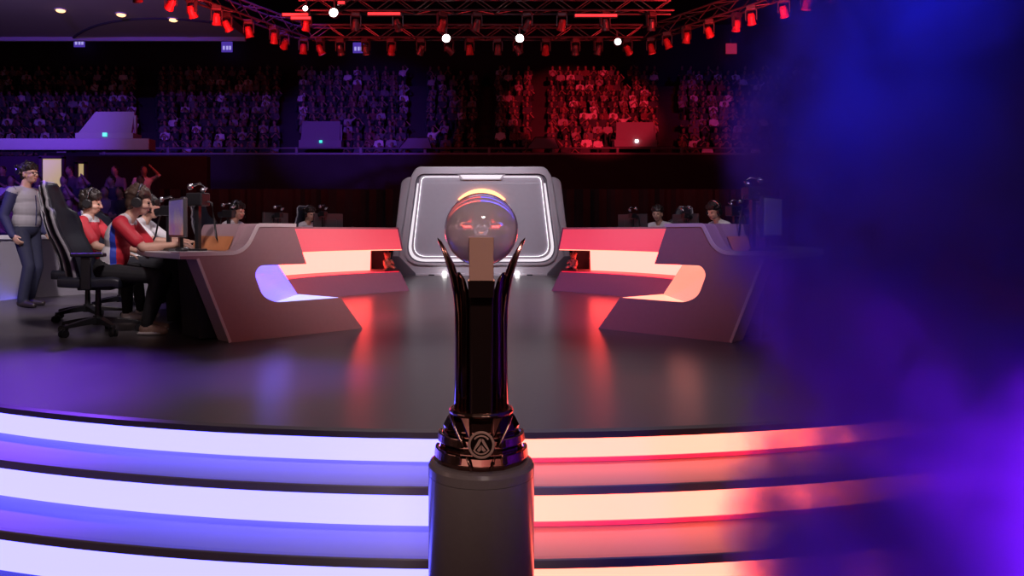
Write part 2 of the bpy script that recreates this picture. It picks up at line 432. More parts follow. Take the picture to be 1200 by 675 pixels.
# ------------------------------------------------------------------ team desks
DC = (0.9, 9.18)
def polar(th, r, z=0.0, sgn=1):
    return (sgn*(DC[0]-r*math.cos(th)), DC[1]-r*math.sin(th), z)
D2 = math.radians
def sweep(prof, t0, t1, sgn, n=40):
    rings = []
    for i in range(n+1):
        t = t0+(t1-t0)*i/n
        p = prof(t) if callable(prof) else prof
        rings.append([polar(t, r, z, sgn) for r, z in p])
    return MB().loft(rings)
TH0, TH1 = D2(45), D2(-52)
def team_desk(sgn):
    side_w = 'left' if sgn > 0 else 'right'
    root = empty('team_desk', (0, 0, 0))
    lab = ('long curved player desk with blue glow in its near end, where red-shirted players sit'
           if sgn > 0 else 'long curved player desk whose glow is red along all of its front, no blue')
    tag(root, lab, 'desk')
    # ---- near end panel: thick plate cut in the shape of the section
    U = [(0, 0), (1.33, 0), (1.085, .302), (.42, .30), (.30, .36), (.225, .55), (.27, .62), (.724, .62), (.592, .972), (.25, .972), (.125, .742), (-.40, .742), (-.40, .69), (-.275, .686)]
    rad = [.01, .008, .01, .07, .06, .06, .05, .006, .05, .03, .09, .01, 0, .01]
    P = round_poly(U, rad, 6)
    rin = 4.16
    base = [polar(TH0, rin-u, z, sgn) for u, z in P]
    tang = Vector(polar(TH0-.05, 4.0, 0, sgn))-Vector(polar(TH0, 4.0, 0, sgn)); tang.normalize()
    MB().prism(base, tang*.2).build('end_panel', M['desk'], root)
    # bright edge band that follows the outer and upper rim of the panel
    def band(path, w):
        """strip of width w inside the open path, just proud of the panel face"""
        pts = [Vector(p) for p in path]; inner = []
        for i, p in enumerate(pts):
            a = pts[max(0, i-1)]; b = pts[min(len(pts)-1, i+1)]; t = (b-a).normalized()
            inner.append(p+Vector((t.y, -t.x))*w)
        o3 = [Vector(polar(TH0, rin-p.x, p.y, sgn))-tang*.006 for p in pts]; i3 = [Vector(polar(TH0, rin-p.x, p.y, sgn))-tang*.006 for p in inner]
        mb = MB()
        rings = [[o3[i], i3[i], i3[i]+tang*.012, o3[i]+tang*.012] for i in range(len(pts))]
        return mb.loft(rings)
    fil = round_poly([(-.41, .742), (.125, .742), (.25, .974), (.62, .974)], [0, .12, .03, 0], 8)
    band(fil, .03).build('edge_trim', M['trim'], root)
    band([(0.0, 0), (-.275, .686)], .022).build('edge_trim', M['trim'], root)
    # inner cheek of the recess, its light put in as glow: closes the opening at a slant behind the end panel
    gm = M['glow_blue'] if sgn > 0 else M['cheek_red']
    gw = M['glow_blue_white'] if sgn > 0 else M['strip_red']
    lin = round_poly([(.50, .301), (.42, .301), (.30, .36), (.226, .55), (.27, .619), (.33, .619)], [0, .07, .06, .06, .05, 0], 6)[1:-1]
    dep = .26
    rings = []
    for k, p in enumerate(lin):
        t = k/(len(lin)-1)
        q = Vector(polar(TH0, rin-p[0]-.002, p[1], sgn))+tang*.012
        e = Vector(polar(TH0, rin-(.80-.22*t), .318+.31*t, sgn))+tang*dep
        rings.append([q, e, e+tang*.01, q+tang*.01])
    MB().loft(rings).build('recess_cheek', gm, root)
    # glowing wedge for the light spilling on the lower shelf behind the lip
    a_ = Vector(polar(TH0, rin-.40, .306, sgn))+tang*.02; b_ = Vector(polar(TH0, rin-1.07, .304, sgn))+tang*.02
    c_ = Vector(polar(TH0, rin-.80, .335, sgn))+tang*dep
    MB().prism([a_, b_, c_], (0, 0, -.012)).build('shelf_glow', gw, root)
    # ---- swept body
    ts = TH0-.052
    sweep([(4.57, .69), (4.57, .735), (4.06, .735), (4.06, .69)], TH0-.002, TH1, sgn).build('worktop', M['trim'], root, bevel=.006)
    sweep([(4.06, .60), (4.06, .735), (3.96, .972), (3.575, .972), (3.45, .63), (3.88, .615)], ts, TH1, sgn).build('visor', M['desk'], root)
    sweep([(3.572, .945), (3.564, .945), (3.448, .635), (3.456, .635)], ts, TH1, sgn).build('visor_light', M['visor_red'], root)
    sweep([(4.069, .742), (4.072, .742), (4.025, .865), (4.018, .865)], ts, TH1, sgn).build('printed_band', M['orange'], root)
    sweep([(3.458, .622), (3.446, .622), (3.446, .634), (3.458, .634)], ts, TH1, sgn).build('light_strip', M['strip_red'], root)
    # lit back of the recess, dark carcass behind it
    tb = ts
    if sgn > 0:
        tb = D2(33)
        sweep([(3.905, .30), (3.895, .30), (3.875, .618), (3.885, .618)], ts, tb, sgn, 8).build('recess_panel', M['glow_blue'], root)
    sweep([(3.905, .30), (3.895, .30), (3.875, .618), (3.885, .618)], tb, D2(-47.5), sgn).build('recess_panel', M['glow_red'], root)
    sweep([(4.06, .0), (4.06, .69), (3.91, .62), (3.91, .0)], ts, TH1, sgn).build('carcass', M['dark'], root)
    # far end niche, dark
    sweep([(3.9, .30), (3.5, .30), (3.5, .32), (3.86, .32), (3.86, .6), (3.9, .6)], D2(-47.5), TH1, sgn, 6).build('end_niche', M['dark'], root)
    def bprof(t):
        return [(3.905, 0), (3.905, .30), (3.53, .285), (3.27, .0)]
    sweep(bprof, ts-.08, TH1, sgn).build('bench', M['bench'], root)
    sweep([(3.545, .287), (3.53, .292), (3.517, .284), (3.53, .279)], ts-.09, TH1, sgn).build('bench_trim', M['led_line'], root)
    # under-worktop cabinets carrying the table (behind the end panel's slanted leg)
    for t0, t1 in ((TH0-.06, TH0-.16), (D2(22), D2(19)), (D2(0), D2(-3)), (D2(-24), D2(-27)), (TH1+.05, TH1)):
        sweep([(4.30, .02), (4.34, .69), (4.06, .69), (4.06, .02)], t0, t1, sgn, 4).build('support_cabinet', M['dark'], root)
    # far end cap
    far = [(3.27, 0), (3.91, 0), (4.06, .3), (4.06, .735), (3.96, .972), (3.575, .972), (3.45, .63), (3.88, .615), (3.90, .30), (3.53, .285)]
    tg = Vector(polar(TH1-.05, 4.0, 0, sgn))-Vector(polar(TH1, 4.0, 0, sgn)); tg.normalize()
    MB().prism([polar(TH1, r, z, sgn) for r, z in far], tg*.03).build('end_panel', M['bench'], root)
    return root
team_desk(1); team_desk(-1)

# ------------------------------------------------------------------ backdrop portal
BD = 16.2; S = 900/BD
def bx(x): return (x-563)/S
def bz(y): return .9-(y-272)/S
bz0 = bz(322.5)
def zo(x, y):     # zoom-5 pixel to world x,z (4.22x at 440,180)
    return (bx(440+x/4.22), bz(180+y/4.22))
port = empty('stage_portal', (bx(563), BD, 0))
tag(port, 'grey rounded trapezoid portal panel with white light strips, at the back centre of the stage', 'stage set')
cx0 = bx(563)
def plate(name, pts, rad, y0, depth, m, bevel=0.0, n=7):
    P = round_poly([( (zo(x, y)[0]-cx0), zo(x, y)[1]) for x, y in pts], rad, n)
    return MB().prism([(x, y0, z) for x, z in P], (0, depth, 0)).build(name, M[m], port, bevel=bevel)
B0 = 604
plate('shell', [(75, B0), (130, 138), (160, 118), (890, 118), (915, 138), (972, B0)], [.06, .08, .05, .05, .08, .06], -.10, .55, 'portal', .02)
plate('frame', [(105, B0-1), (178, 118), (205, 68), (838, 68), (868, 118), (943, B0-1)], [.06, .1, .2, .2, .1, .06], -.22, .55, 'portal', .03)
def loopframe(name, outer, inner, rad_o, rad_i, y0, depth, m):
    po = round_poly([(zo(x, y)[0]-cx0, zo(x, y)[1]) for x, y in outer], rad_o, 8)
    pi = round_poly([(zo(x, y)[0]-cx0, zo(x, y)[1]) for x, y in inner], rad_i, 8)
    rings = [[(a[0], y0, a[1]), (b[0], y0, b[1]), (b[0], y0+depth, b[1]), (a[0], y0+depth, a[1])] for a, b in zip(po, pi)]
    rings.append(rings[0])
    return MB().loft(rings, caps=False).build(name, M[m], port)
O1 = [(140, 548), (200, 94), (846, 94), (905, 548)]
O2 = [(152, 538), (208, 104), (838, 104), (894, 538)]
O3 = [(176, 518), (224, 112), (822, 112), (870, 518)]
O4 = [(188, 508), (233, 118), (813, 118), (858, 508)]
rr = [.42, .2, .2, .42]
plate('groove', O1, rr, -.232, .03, 'portal_dark', 0, 8)
loopframe('frame_lip', O1, O2, rr, [.4, .18, .18, .4], -.27, .05, 'portal')
# light strip: a U of LED down both sides and along the bottom, plus a thin top line
loopframe('light_strip', [(158, 532), (211, 150), (836, 150), (888, 532)], [(174, 518), (224, 150), (823, 150), (872, 518)], [.4, 0, 0, .4], [.34, 0, 0, .34], -.245, .02, 'portal_light')
loopframe('panel_lip', O3, O4, [.34, .12, .12, .34], [.3, .1, .1, .3], -.265, .04, 'portal')
plate('panel', O4, [.3, .1, .1, .3], -.238, .02, 'portal_panel', 0, 8)
loopframe('panel_light', [(188.5, 507.5), (233.5, 118.5), (812.5, 118.5), (857.5, 507.5)], [(189.5, 506.5), (234.5, 119.5), (811.5, 119.5), (856.5, 506.5)], [.3, .1, .1, .3], [.3, .1, .1, .3], -.264, .024, 'portal_edge')
plate('top_light', [(408, 108), (640, 108), (622, 134), (426, 134)], 0, -.27, .04, 'portal', 0)
plate('top_light', [(420, 111), (628, 111), (614, 129), (434, 129)], 0, -.276, .012, 'portal_light', 0)
plate('corner_block', [(78, B0-1), (88, 505), (122, 505), (205, 590), (205, B0-1)], [0, .02, .02, .05, 0], -.30, .1, 'portal_dark', .01)
plate('corner_block', [(970, B0-1), (960, 505), (926, 505), (843, 590), (843, B0-1)], [0, .02, .02, .05, 0], -.30, .1, 'portal_dark', .01)
plate('plinth_strip', [(100, B0), (100, 590), (950, 590), (950, B0)], 0, -.29, .09, 'portal', .01)
for x in (282, 758): plate('floor_clamp', [(x-18, B0), (x-12, 594), (x+12, 594), (x+18, B0)], 0, -.34, .05, 'dark', 0)
for x in (345, 697): MB().sphere((zo(x, 600)[0]-cx0, -.34, .05), .05, 12).build('foot_light', M['lamp_white'], port, smooth=True)
# emblem with the glowing orange arc
e2 = empty('emblem', (bx(564.5)-cx0, -.25, bz(259))); e2.parent = port
flat_ring(MB(), .52, .665, D2(42), D2(138), -.05, .01, 30).build('orange_arc', M['portal_orange'], e2)
flat_ring(MB(), .52, .665, D2(148), D2(392), -.05, .01, 50).build('grey_ring', M['portal_white'], e2)
mb = MB()
for sgn in (-1, 1):
    mb.prism([(sgn*.02, -.04, .36), (sgn*.1, -.04, .34), (sgn*.4, -.04, -.2), (sgn*.32, -.04, -.3), (sgn*.1, -.04, -.05), (sgn*.02, -.04, .18)], (0, .05, 0))
mb.build('winged_mark', M['portal_white'], e2)

# drape and fascia behind the stage
def wavy(name, x0, x1, y, z0, z1, m, amp=.08, n=240, k=3.2):
    front = [(x0+(x1-x0)*i/n, y+amp*math.sin(i*k*.5)*(.6+.4*math.sin(i*.37)), 0) for i in range(n+1)]
    mb = MB()
    rings = [[(p[0], p[1], z0), (p[0], p[1], z1), (p[0], p[1]+.04, z1), (p[0], p[1]+.04, z0)] for p in front]
    return mb.loft(rings).build(name, M[m], smooth=False)
o = wavy('backdrop_drape', -7.7, 15.5, 18.4, GZ, 1.93, 'drape')
tag(o, 'black pleated drape hung behind the whole stage, beneath the balcony wall', 'drape')
o = struct(MB().box((6.0, 35.55, 2.05), (52, .3, 5.03)).build('wall_balcony', M['fascia']))

# ------------------------------------------------------------------ upper stand
SD0 = 36.0; NROW = 14; RD = .82; RH = .455; SZ0 = 3.85
st = struct(empty('stand_tiers')); 
for k in range(NROW):
    y0 = SD0+RD*k; z = SZ0+RH*k
    MB().box((0, y0+RD/2+.0, z-.25), (64, RD, .5)).build('tier', M['stand'], st)
# balcony front: violet fascia panel on the left, parapet and rails on the right
fx0, fx1 = -19.0, -10.25
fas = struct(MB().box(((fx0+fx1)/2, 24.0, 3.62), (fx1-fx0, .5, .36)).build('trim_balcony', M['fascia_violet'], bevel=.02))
rl = empty('balcony_railing', (0, 35.3, 0)); tag(rl, 'long low railing along the front edge of the upper stand', 'railing')
rx0, rx1 = -17.5, 28
MB().tube([(rx0, 0, 4.76), (rx1, 0, 4.76)], .04).build('top_rail', M['rail_dark'], rl)
MB().box(((rx0+rx1)/2, 0, 4.50), (rx1-rx0, .06, .09)).build('lower_rail', M['rail_dark'], rl)
for i in range(16):
    x = rx0+.2+i*2.95
    MB().box((x, 0, 4.62), (.12, .09, .36)).build('post', M['rail_dark'], rl, bevel=.01)

# booths
def booth(px0, px1, py0, py1, d, label, lit, slant=.25):
    d = 24.15 if d < 24 else 35.85
    s = 900/d; x0, x1 = (px0-563)/s, (px1-563)/s; z1, z0 = .9-(py0-272)/s, .9-(py1-272)/s
    w = x1-x0; hh = z1-z0
    r = empty('camera_booth', ((x0+x1)/2, d, z0)); tag(r, label, 'booth', 'camera booths at the front of the upper stand')
    MB().prism([(-w/2, 0, .0), (w/2, 0, 0), (w/2, 0, hh*.28), (-w/2, 0, hh*.28)], (0, .6, 0)).build('base', M['booth'], r, bevel=.01)
    MB().prism([(-w*.46, .04, hh*.28), (w*.46, .04, hh*.28), (w*.46-.02, .3, hh), (-w*.46+slant*.7, .3, hh)], (0, .12, 0)).build('front_panel', M['booth'], r, bevel=.01)
    MB().box((w*.48, .25, hh*.42), (.07, .1, hh*.9)).build('side_post', M['booth'], r)
    MB().box((w*.02, -.03, hh*.22), (.13, .05, .12)).build('signal_lamp', M[lit], r)
    return r
booth(88, 156, 129, 166, 23.6, 'pale violet-lit booth with a green lamp at the far left of the upper stand', 'lamp_teal', .6)
booth(350, 400, 141, 173, 24.0, 'violet-lit booth with a green lamp on the railing above the left desk', 'lamp_teal', .05)
booth(720, 770, 142, 172, 24.0, 'red-lit booth with a white lamp on the stand railing at right', 'lamp_white', .1)
for (a, b, lab) in ((468, 506, 'pale slanted railing screen left of the trophy on the stand front'), (618, 655, 'pale slanted railing screen right of the trophy on the stand front')):
    d = 35.0; s = 900/d
    r = empty('railing_screen', ((a+b)/2/s-563/s, d, .9-(174-272)/s)); tag(r, lab, 'screen panel', 'slanted railing screens')
    w = (b-a)/s
    MB().prism([(-w/2, 0, 0), (w/2, 0, 0), (w/2-.18, .25, .5), (-w/2+.38, .25, .5)], (0, .04, 0)).build('panel', M['booth'], r)
    MB().tube([(-w/2, 0, .03), (-w/2+.38, .25, .54), (w/2-.18, .25, .54), (w/2, 0, .03)], .025).build('hand_rail', M['chrome'], r)

# exit signs on the back wall
def exit_sign(x, y, red, label):
    d = 49.6; s = 900/d
    r = empty('exit_sign', ((x-563)/s, d, .9-(y-272)/s)); tag(r, label, 'sign', 'small signs high on the rear wall')
    MB().box((0, 0, 0), (.7, .08, .67)).build('housing', M['sign_red' if red else 'sign'], r, bevel=.01)
    for k, dx in enumerate((-.13, .02, .15)):
        MB().box((dx*1.45, -.05, -.07), (.12, .03, .24)).build('lettering', M['sign_red' if red else 'signtext'], r)
    MB().box((0, .1, .45), (.07, .07, .4)).build('hanger', M['rig'], r)
exit_sign(93, 49, 0, 'small violet sign high on the rear wall above the far left booth')
exit_sign(266, 55, 0, 'small violet sign high on the rear wall beside the ceiling panel edge')
exit_sign(420, 56, 0, 'small violet sign below the red lamps of the lighting rig')
exit_sign(857, 57, 1, 'small red sign high on the rear wall at right')

# soffit with downlights
SZ = 8.57
sof = struct(MB().box((-16.6, 22.0, SZ+.15), (14.7, 16.4, .3)).build('ceiling_soffit', M['soffit']))
struct(MB().box((-16.6, 30.25, SZ+.1), (14.7, .14, .5)).build('trim_soffit', M['soffit']))
struct(MB().tube([(-9.2+(-7)*(i/20), 27.5-6*math.sin(i/20*PI*.5)*0-((i/20-.35)**2)*-7, SZ-.02) for i in range(21)], .05).build('trim_ceiling', M['stand']))
for x, y, lab in ((71, 11, 'warm downlight nearest the left edge in the pale soffit'), (142, 16, 'warm downlight second from the left in the soffit'), (203, 22, 'warm downlight closest to the lighting rig in the soffit')):
    d = (SZ-.9)*900/(272-y)
    r = empty('downlight', ((x-563)/900*d, d, SZ)); tag(r, lab, 'ceiling light', 'downlights in the soffit')
    MB().cyl((0, 0, -.03), (0, 0, .02), .2, .2, 20).build('rim', M['rail'], r)
    MB().sphere((0, 0, -.05), (.15, .15, .06), 16).build('lens', M['lamp_warm'], r, smooth=True)

# ------------------------------------------------------------------ lighting rig
RZ = 5.94
def truss(p0, p1, label, w=.32):
    p0, p1 = Vector(p0), Vector(p1); d = (p1-p0); L = d.length; t = d.normalized(); sidev = Vector((-t.y, t.x, 0))
    r = empty('lighting_truss', p0); tag(r, label, 'truss', 'ceiling trusses')
    corners = [sidev*(w/2), sidev*(-w/2), sidev*(w/2)+Vector((0, 0, w)), sidev*(-w/2)+Vector((0, 0, w))]
    for c in corners: MB().tube([c, c+d], .025, 6).build('chord', M['rig'], r)
    mb = MB(); n = max(3, int(L/.45))
    for i in range(n):
        a = t*(L*i/n); b = t*(L*(i+1)/n)
        for (c0, c1) in ((0, 2), (1, 3), (0, 1), (2, 3)):
            q = (corners[c0]+a, corners[c1]+b) if i % 2 == 0 else (corners[c1]+a, corners[c0]+b)
            mb.cyl(q[0], q[1], .013, seg=5)
    mb.build('bracing', M['rig'], r)
    return r
truss((-4.4, 20, RZ), (4.2, 20, RZ), 'long rear lighting truss above the stage, carrying two bright white lamps')
truss((-4.2, 17.6, RZ), (4.4, 17.6, RZ), 'middle lighting truss nearer than the rear one, at the top edge')
truss((-4.5, 20.2, RZ), (-6.9, 15.2, RZ), 'lighting truss slanting toward the soffit at the left of the rig')
truss((4.4, 20.2, RZ), (7.2, 15.2, RZ), 'lighting truss slanting forward at the right side of the rig')
def fixture(lens, body='rig'):
    r = empty('stage_light')
    MB().box((0, 0, -.07), (.24, .2, .12)).build('clamp_base', M['rig'], r, bevel=.01)
    mb = MB().box((-.14, 0, -.25), (.025, .09, .3)).box((.14, 0, -.25), (.025, .09, .3)).box((0, 0, -.12), (.3, .09, .025))
    mb.build('yoke', M['rig'], r)
    h_ = empty('lamp_head', (0, 0, -.36)); h_.parent = r; h_.rotation_euler = (math.radians(R.uniform(10, 55)), 0, R.uniform(-.9, .9))
    MB().lathe([(.001, .17), (.07, .16), (.10, .08), (.105, -.08), (.125, -.15), (.115, -.16), (.1, -.14)], seg=16).build('body', M[body], h_)
    MB().cyl((0, 0, -.135), (0, 0, -.15), .10, .10, 16).build('lens', M[lens], h_)
    return r
protos = {}
FX = []
for i in range(13): FX.append((-4.2+i*.66, 20.0, 'rear'))
for i in range(9): FX.append((-3.9+i*.98, 17.6, 'mid'))
for i in range(9): FX.append((-4.6-2.2*i/8, 19.9-4.5*i/8, 'left'))
for i in range(9): FX.append((4.5+2.6*i/8, 19.9-4.5*i/8, 'right'))
cnt = {}
words_ = ['first', 'second', 'third', 'fourth', 'fifth', 'sixth', 'seventh', 'eighth', 'ninth', 'tenth', 'eleventh', 'twelfth', 'thirteenth']
for x, y, g in FX:
    i = cnt.get(g, 0); cnt[g] = i+1
    lens = {'rear': ['lamp_pink', 'lamp_blue', 'lamp_red'][i % 3], 'mid': ['lamp_red', 'lamp_red', 'lamp_pink', 'lamp_red'][i % 4], 'left': 'lamp_red', 'right': 'lamp_red'}[g]
    if g == 'left' and i == 4: lens = 'lamp_pink'
    if g == 'mid' and i in (0,): lens = 'lamp_white'
    if g == 'right' and i == 2: lens = 'lamp_white'
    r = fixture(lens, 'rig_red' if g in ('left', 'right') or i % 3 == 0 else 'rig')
    r.location = (x+R.uniform(-.12, .12), y, RZ); r.rotation_euler = (0, 0, R.uniform(-.6, .6)); r.scale = (.82,)*3
    where = {'rear': 'stage lamp on the rear truss', 'mid': 'stage lamp on the middle truss', 'left': 'red stage lamp on the left slanting truss', 'right': 'red stage lamp on the right slanting truss'}[g]
    frm = {'rear': 'from its left end', 'mid': 'from its left end', 'left': 'counting from the rear', 'right': 'counting from the rear'}[g]
    tag(r, f'{where}, {words_[i]} {frm}', 'stage light', 'stage lamps on the rig')
# round white lamps facing the audience
for x, y, d, rad, lab in ((523, 45, 19.7, .105, 'bright round white lamp on the rear truss, left of the trophy'), (609, 45, 19.7, .105, 'bright round white lamp on the rear truss, right of the trophy'), (391, 15, 17.3, .10, 'bright white lamp at the left end of the middle truss'), (724, 49, 19.6, .085, 'white oval lamp at the right end of the rear truss'), (358, 10, 17.3, .06, 'narrow white lamp beside the red lamps at left of the rig')):
    r = empty('white_lamp', ((x-563)/900*d, d, .9-(y-272)/900*d)); tag(r, lab, 'stage light', 'white audience lamps')
    MB().lathe([(.001, .22), (rad*.9, .2), (rad*1.15, .02), (rad*1.15, -.02), (rad, -.02)], seg=20).build('can', M['rig'], r).rotation_euler = (-PI/2, 0, 0)
    MB().sphere((0, -.0, 0), (rad, .04, rad), 20).build('lens', M['lamp_white'], r, smooth=True)
    MB().box((0, .1, rad+.12), (.04, .04, .2)).build('bracket', M['rig'], r)
# red LED battens on the trusses
for x0, x1, y, d, lab in ((330, 362, 17, 17.5, 'short red light batten at left of the middle truss'), (340, 365, 21, 17.3, 'lower short red light batten at left of the rig'), (430, 470, 16, 17.5, 'dim red light batten on the middle truss'), (395, 405, 3, 17.0, 'tiny red batten at the top edge of the rig'), (673, 724, 18, 17.5, 'red light batten at right of the middle truss')):
    a, b = (x0-563)/900*d, (x1-563)/900*d
    r = empty('light_batten', ((a+b)/2, d, .9-(y-272)/900*d)); tag(r, lab, 'light', 'red light battens')
    MB().box((0, .04, 0), (b-a, .06, .09)).build('housing', M['rig'], r)
    MB().box((0, 0, 0), (b-a-.04, .03, .05)).build('tube', M['lamp_red'], r)

# ------------------------------------------------------------------ people
def ik(a, b, l1, l2, pole):
    a, b = Vector(a), Vector(b); d = b-a; L = min(d.length, (l1+l2)*.998); n = d.normalized()
    x = (l1*l1-l2*l2+L*L)/(2*L); h = math.sqrt(max(0, l1*l1-x*x))
    p = Vector(pole); p = (p-n*p.dot(n)).normalized()
    return a+n*x+p*h, a+n*L

class Body:
    def __init__(s): s.pr = []
    def cap(s, a, b, r0, r1, lab): s.pr.append(('c', Vector(a), Vector(b), r0, r1, lab))
    def ell(s, c, rad, lab, rot=None): s.pr.append(('e', Vector(c), rot if rot is not None else Matrix.Identity(3), rad, None, lab))
    def mesh(s, name, mats, parent, voxel, relabel=None, smooth_it=3):
        mb = MB()
        for k, a, b, r0, r1, lab in s.pr:
            if k == 'c':
                mb.sphere(a, r0, 14); mb.sphere(b, r1, 14)
                if (b-a).length > 1e-4: mb.cyl(a, b, r0, r1, 14)
            else: mb.sphere(a, r0, 20, b)
        me0 = bpy.data.meshes.new('tmp'); bmesh.ops.recalc_face_normals(mb.bm, faces=mb.bm.faces); mb.bm.to_mesh(me0); mb.bm.free()
        o0 = bpy.data.objects.new('tmp', me0); C.objects.link(o0)
        m = o0.modifiers.new('r', 'REMESH'); m.mode = 'VOXEL'; m.voxel_size = voxel; m.use_smooth_shade = True
        m2 = o0.modifiers.new('s', 'SMOOTH'); m2.factor = .5; m2.iterations = smooth_it
        dg = bpy.context.evaluated_depsgraph_get(); dg.update()
        me = bpy.data.meshes.new_from_object(o0.evaluated_get(dg))
        bpy.data.objects.remove(o0); bpy.data.meshes.remove(me0)
        n = len(me.polygons); c = np.empty(n*3); me.polygons.foreach_get('center', c); c = c.reshape(-1, 3)
        best = np.full(n, 1e9); lab_i = np.zeros(n, int); labs = []
        for k, a, b, r0, r1, lab in s.pr:
            if lab not in labs: labs.append(lab)
            if k == 'c':
                A, D = np.array(a), np.array(b-a); dd = max(D@D, 1e-9); h_ = np.clip(((c-A)@D)/dd, 0, 1)
                dist = np.linalg.norm(c-A-h_[:, None]*D, axis=1)-(r0+(r1-r0)*h_)
            else:
                q = (c-np.array(a))@np.array(b); dist = (np.linalg.norm(q/np.array(r0), axis=1)-1)*min(r0)
            w = dist < best; best[w] = dist[w]; lab_i[w] = labs.index(lab)
        names = np.array(labs, dtype=object)[lab_i]
        if relabel: names = relabel(c, names)
        keys = list(mats.keys()); me.materials.clear()
        for k in keys: me.materials.append(M[mats[k]])
        me.polygons.foreach_set('material_index', np.array([keys.index(x) for x in names], dtype=np.int32))
        me.polygons.foreach_set('use_smooth', np.ones(n, dtype=bool)); me.update(); me.name = name
        o = bpy.data.objects.new(name, me); C.objects.link(o)
        if parent is not None: o.parent = parent
        return o

def hand(B, w, fd, pn, thumb, curl, lab='skin', sc_=1.0):
    fd, pn = Vector(fd).normalized(), Vector(pn); pn = (pn-fd*pn.dot(fd)).normalized(); sd = fd.cross(pn).normalized()*thumb
    w = Vector(w); rot = Matrix((fd, sd, pn)).transposed()
    B.ell(w+fd*.045, (.05, .038, .016), lab, rot)
    for i, L in enumerate((.068, .077, .071, .056)):
        b = w+fd*.082+sd*(.029-.0195*i)
        a1 = curl*.6+.12; d1 = fd*math.cos(a1)+pn*math.sin(a1); a2 = a1+curl*.9+.25; d2 = fd*math.cos(a2)+pn*math.sin(a2)
        m_ = b+d1*L*.55; B.cap(b-fd*.02, b, .0098, .0098, lab); B.cap(b, m_, .0095, .0088, lab); B.cap(m_, m_+d2*L*.5, .0088, .0075, lab)
    t0 = w+fd*.025+sd*.026; t1 = t0+(fd*.75+sd*.62+pn*.2).normalized()*.042; t2 = t1+(fd*.95+sd*.15+pn*.3).normalized()*.034
    B.cap(t0, t1, .013, .0105, lab); B.cap(t1, t2, .0105, .0085, lab)

def head(B, hc, H):
    f = lambda x, y, z: Vector(hc)+H@Vector((x, y, z))
    B.ell(f(-.012, 0, .022), (.097, .077, .102), 'skin', H)
    B.ell(f(.022, 0, -.025), (.074, .062, .088), 'skin', H)
    B.ell(f(.042, 0, -.078), (.044, .043, .034), 'skin', H)
    B.cap(f(.092, 0, .008), f(.112, 0, -.028), .009, .0135, 'skin')
    for y in (-1, 1):
        B.cap(f(.087, y*.014, .021), f(.074, y*.044, .02), .009, .009, 'skin')
        B.ell(f(-.006, y*.078, -.012), (.022, .011, .033), 'skin', H)
        B.cap(f(.076, y*.035, -.028), f(.05, y*.05, -.035), .018, .018, 'skin')
    B.cap(f(.089, -.02, -.061), f(.089, .02, -.061), .0085, .0085, 'lip')

def head_extras(root, hc, H, hair='hair', style='short', headset=True, glasses=False, seed=1, mat_head='black'):
    rr_ = random.Random(seed); f = lambda x, y, z: Vector(hc)+H@Vector((x, y, z))
    B = Body()
    B.ell(f(-.026, 0, .048), (.103, .088, .092), 'h', H); B.ell(f(-.058, 0, -.025), (.055, .073, .07), 'h', H)
    for i in range(90):
        a = rr_.uniform(0, 2*PI); e = rr_.uniform(.05, 1.4)
        d = Vector((math.cos(a)*math.cos(e), math.sin(a)*math.cos(e), math.sin(e)))
        p = Vector((-.026+d.x*.098, d.y*.084, .048+d.z*.088))
        if p.x > .05 and p.z < .075: continue
        t = Vector((rr_.uniform(-.2, .8), d.y*.6+rr_.uniform(-.3, .3), rr_.uniform(-.5, .5))).normalized()*rr_.uniform(.02, .036)
        B.cap(f(*p), f(*(p+t)), .017, .009, 'h')
    for i in range(9):      # fringe
        y = -.06+.12*i/8; B.cap(f(.05, y, .098), f(.085-abs(y)*.25+rr_.uniform(-.004, .006), y+rr_.uniform(-.012, .012), .058+rr_.uniform(-.018, .01)), .02, .008, 'h')
    B.mesh('hair', {'h': hair}, root, .009, smooth_it=2)
    for y in (-1, 1):
        MB().sphere(f(.083, y*.031, .002), (.011, .014, .0075), 10, H).build('eye', M['eye'], root, smooth=True)
    if headset:
        hs = empty('headset', (0, 0, 0)); hs.parent = root
        MB().tube([f(-.012+.0*a, .104*math.cos(a), .025+.125*math.sin(a)) for a in [PI*i/18 for i in range(19)]], .0125, 8).build('headband', M[mat_head], hs, smooth=True)
        MB().tube([f(-.012, .118*math.cos(a), .03+.13*math.sin(a)) for a in [PI*(.12+.76*i/18) for i in range(19)]], .006, 8).build('band_trim', M['chrome'], hs, smooth=True)
        for y in (-1, 1):
            MB().cyl(f(-.006, y*.078, -.012), f(-.006, y*.118, -.012), .05, .043, 20).build('ear_cup', M[mat_head], hs, bevel=.006)
        MB().tube([f(.02, .1, -.03), f(.07, .09, -.07), f(.115, .045, -.075)], .005, 6).build('boom_mic', M['black'], hs)
    if glasses:
        gl = empty('glasses', (0, 0, 0)); gl.parent = root
        mb = MB()
        for y in (-1, 1):
            mb.tube([f(.106, y*.034+.024*math.cos(a), .0+.018*math.sin(a)) for a in [2*PI*i/16 for i in range(16)]], .003, 6, closed=True)
            mb.tube([f(.104, y*.058, .003), f(.0, y*.086, .006)], .003, 6)
        mb.tube([f(.107, -.01, .003), f(.109, .01, .003)], .003, 6).build('frame', M['black'], gl)

def frame(fwd, up=(0, 0, 1)):
    x = Vector(fwd).normalized(); z = Vector(up); y = z.cross(x).normalized(); z = x.cross(y)
    return Matrix((x, y, z)).transposed()

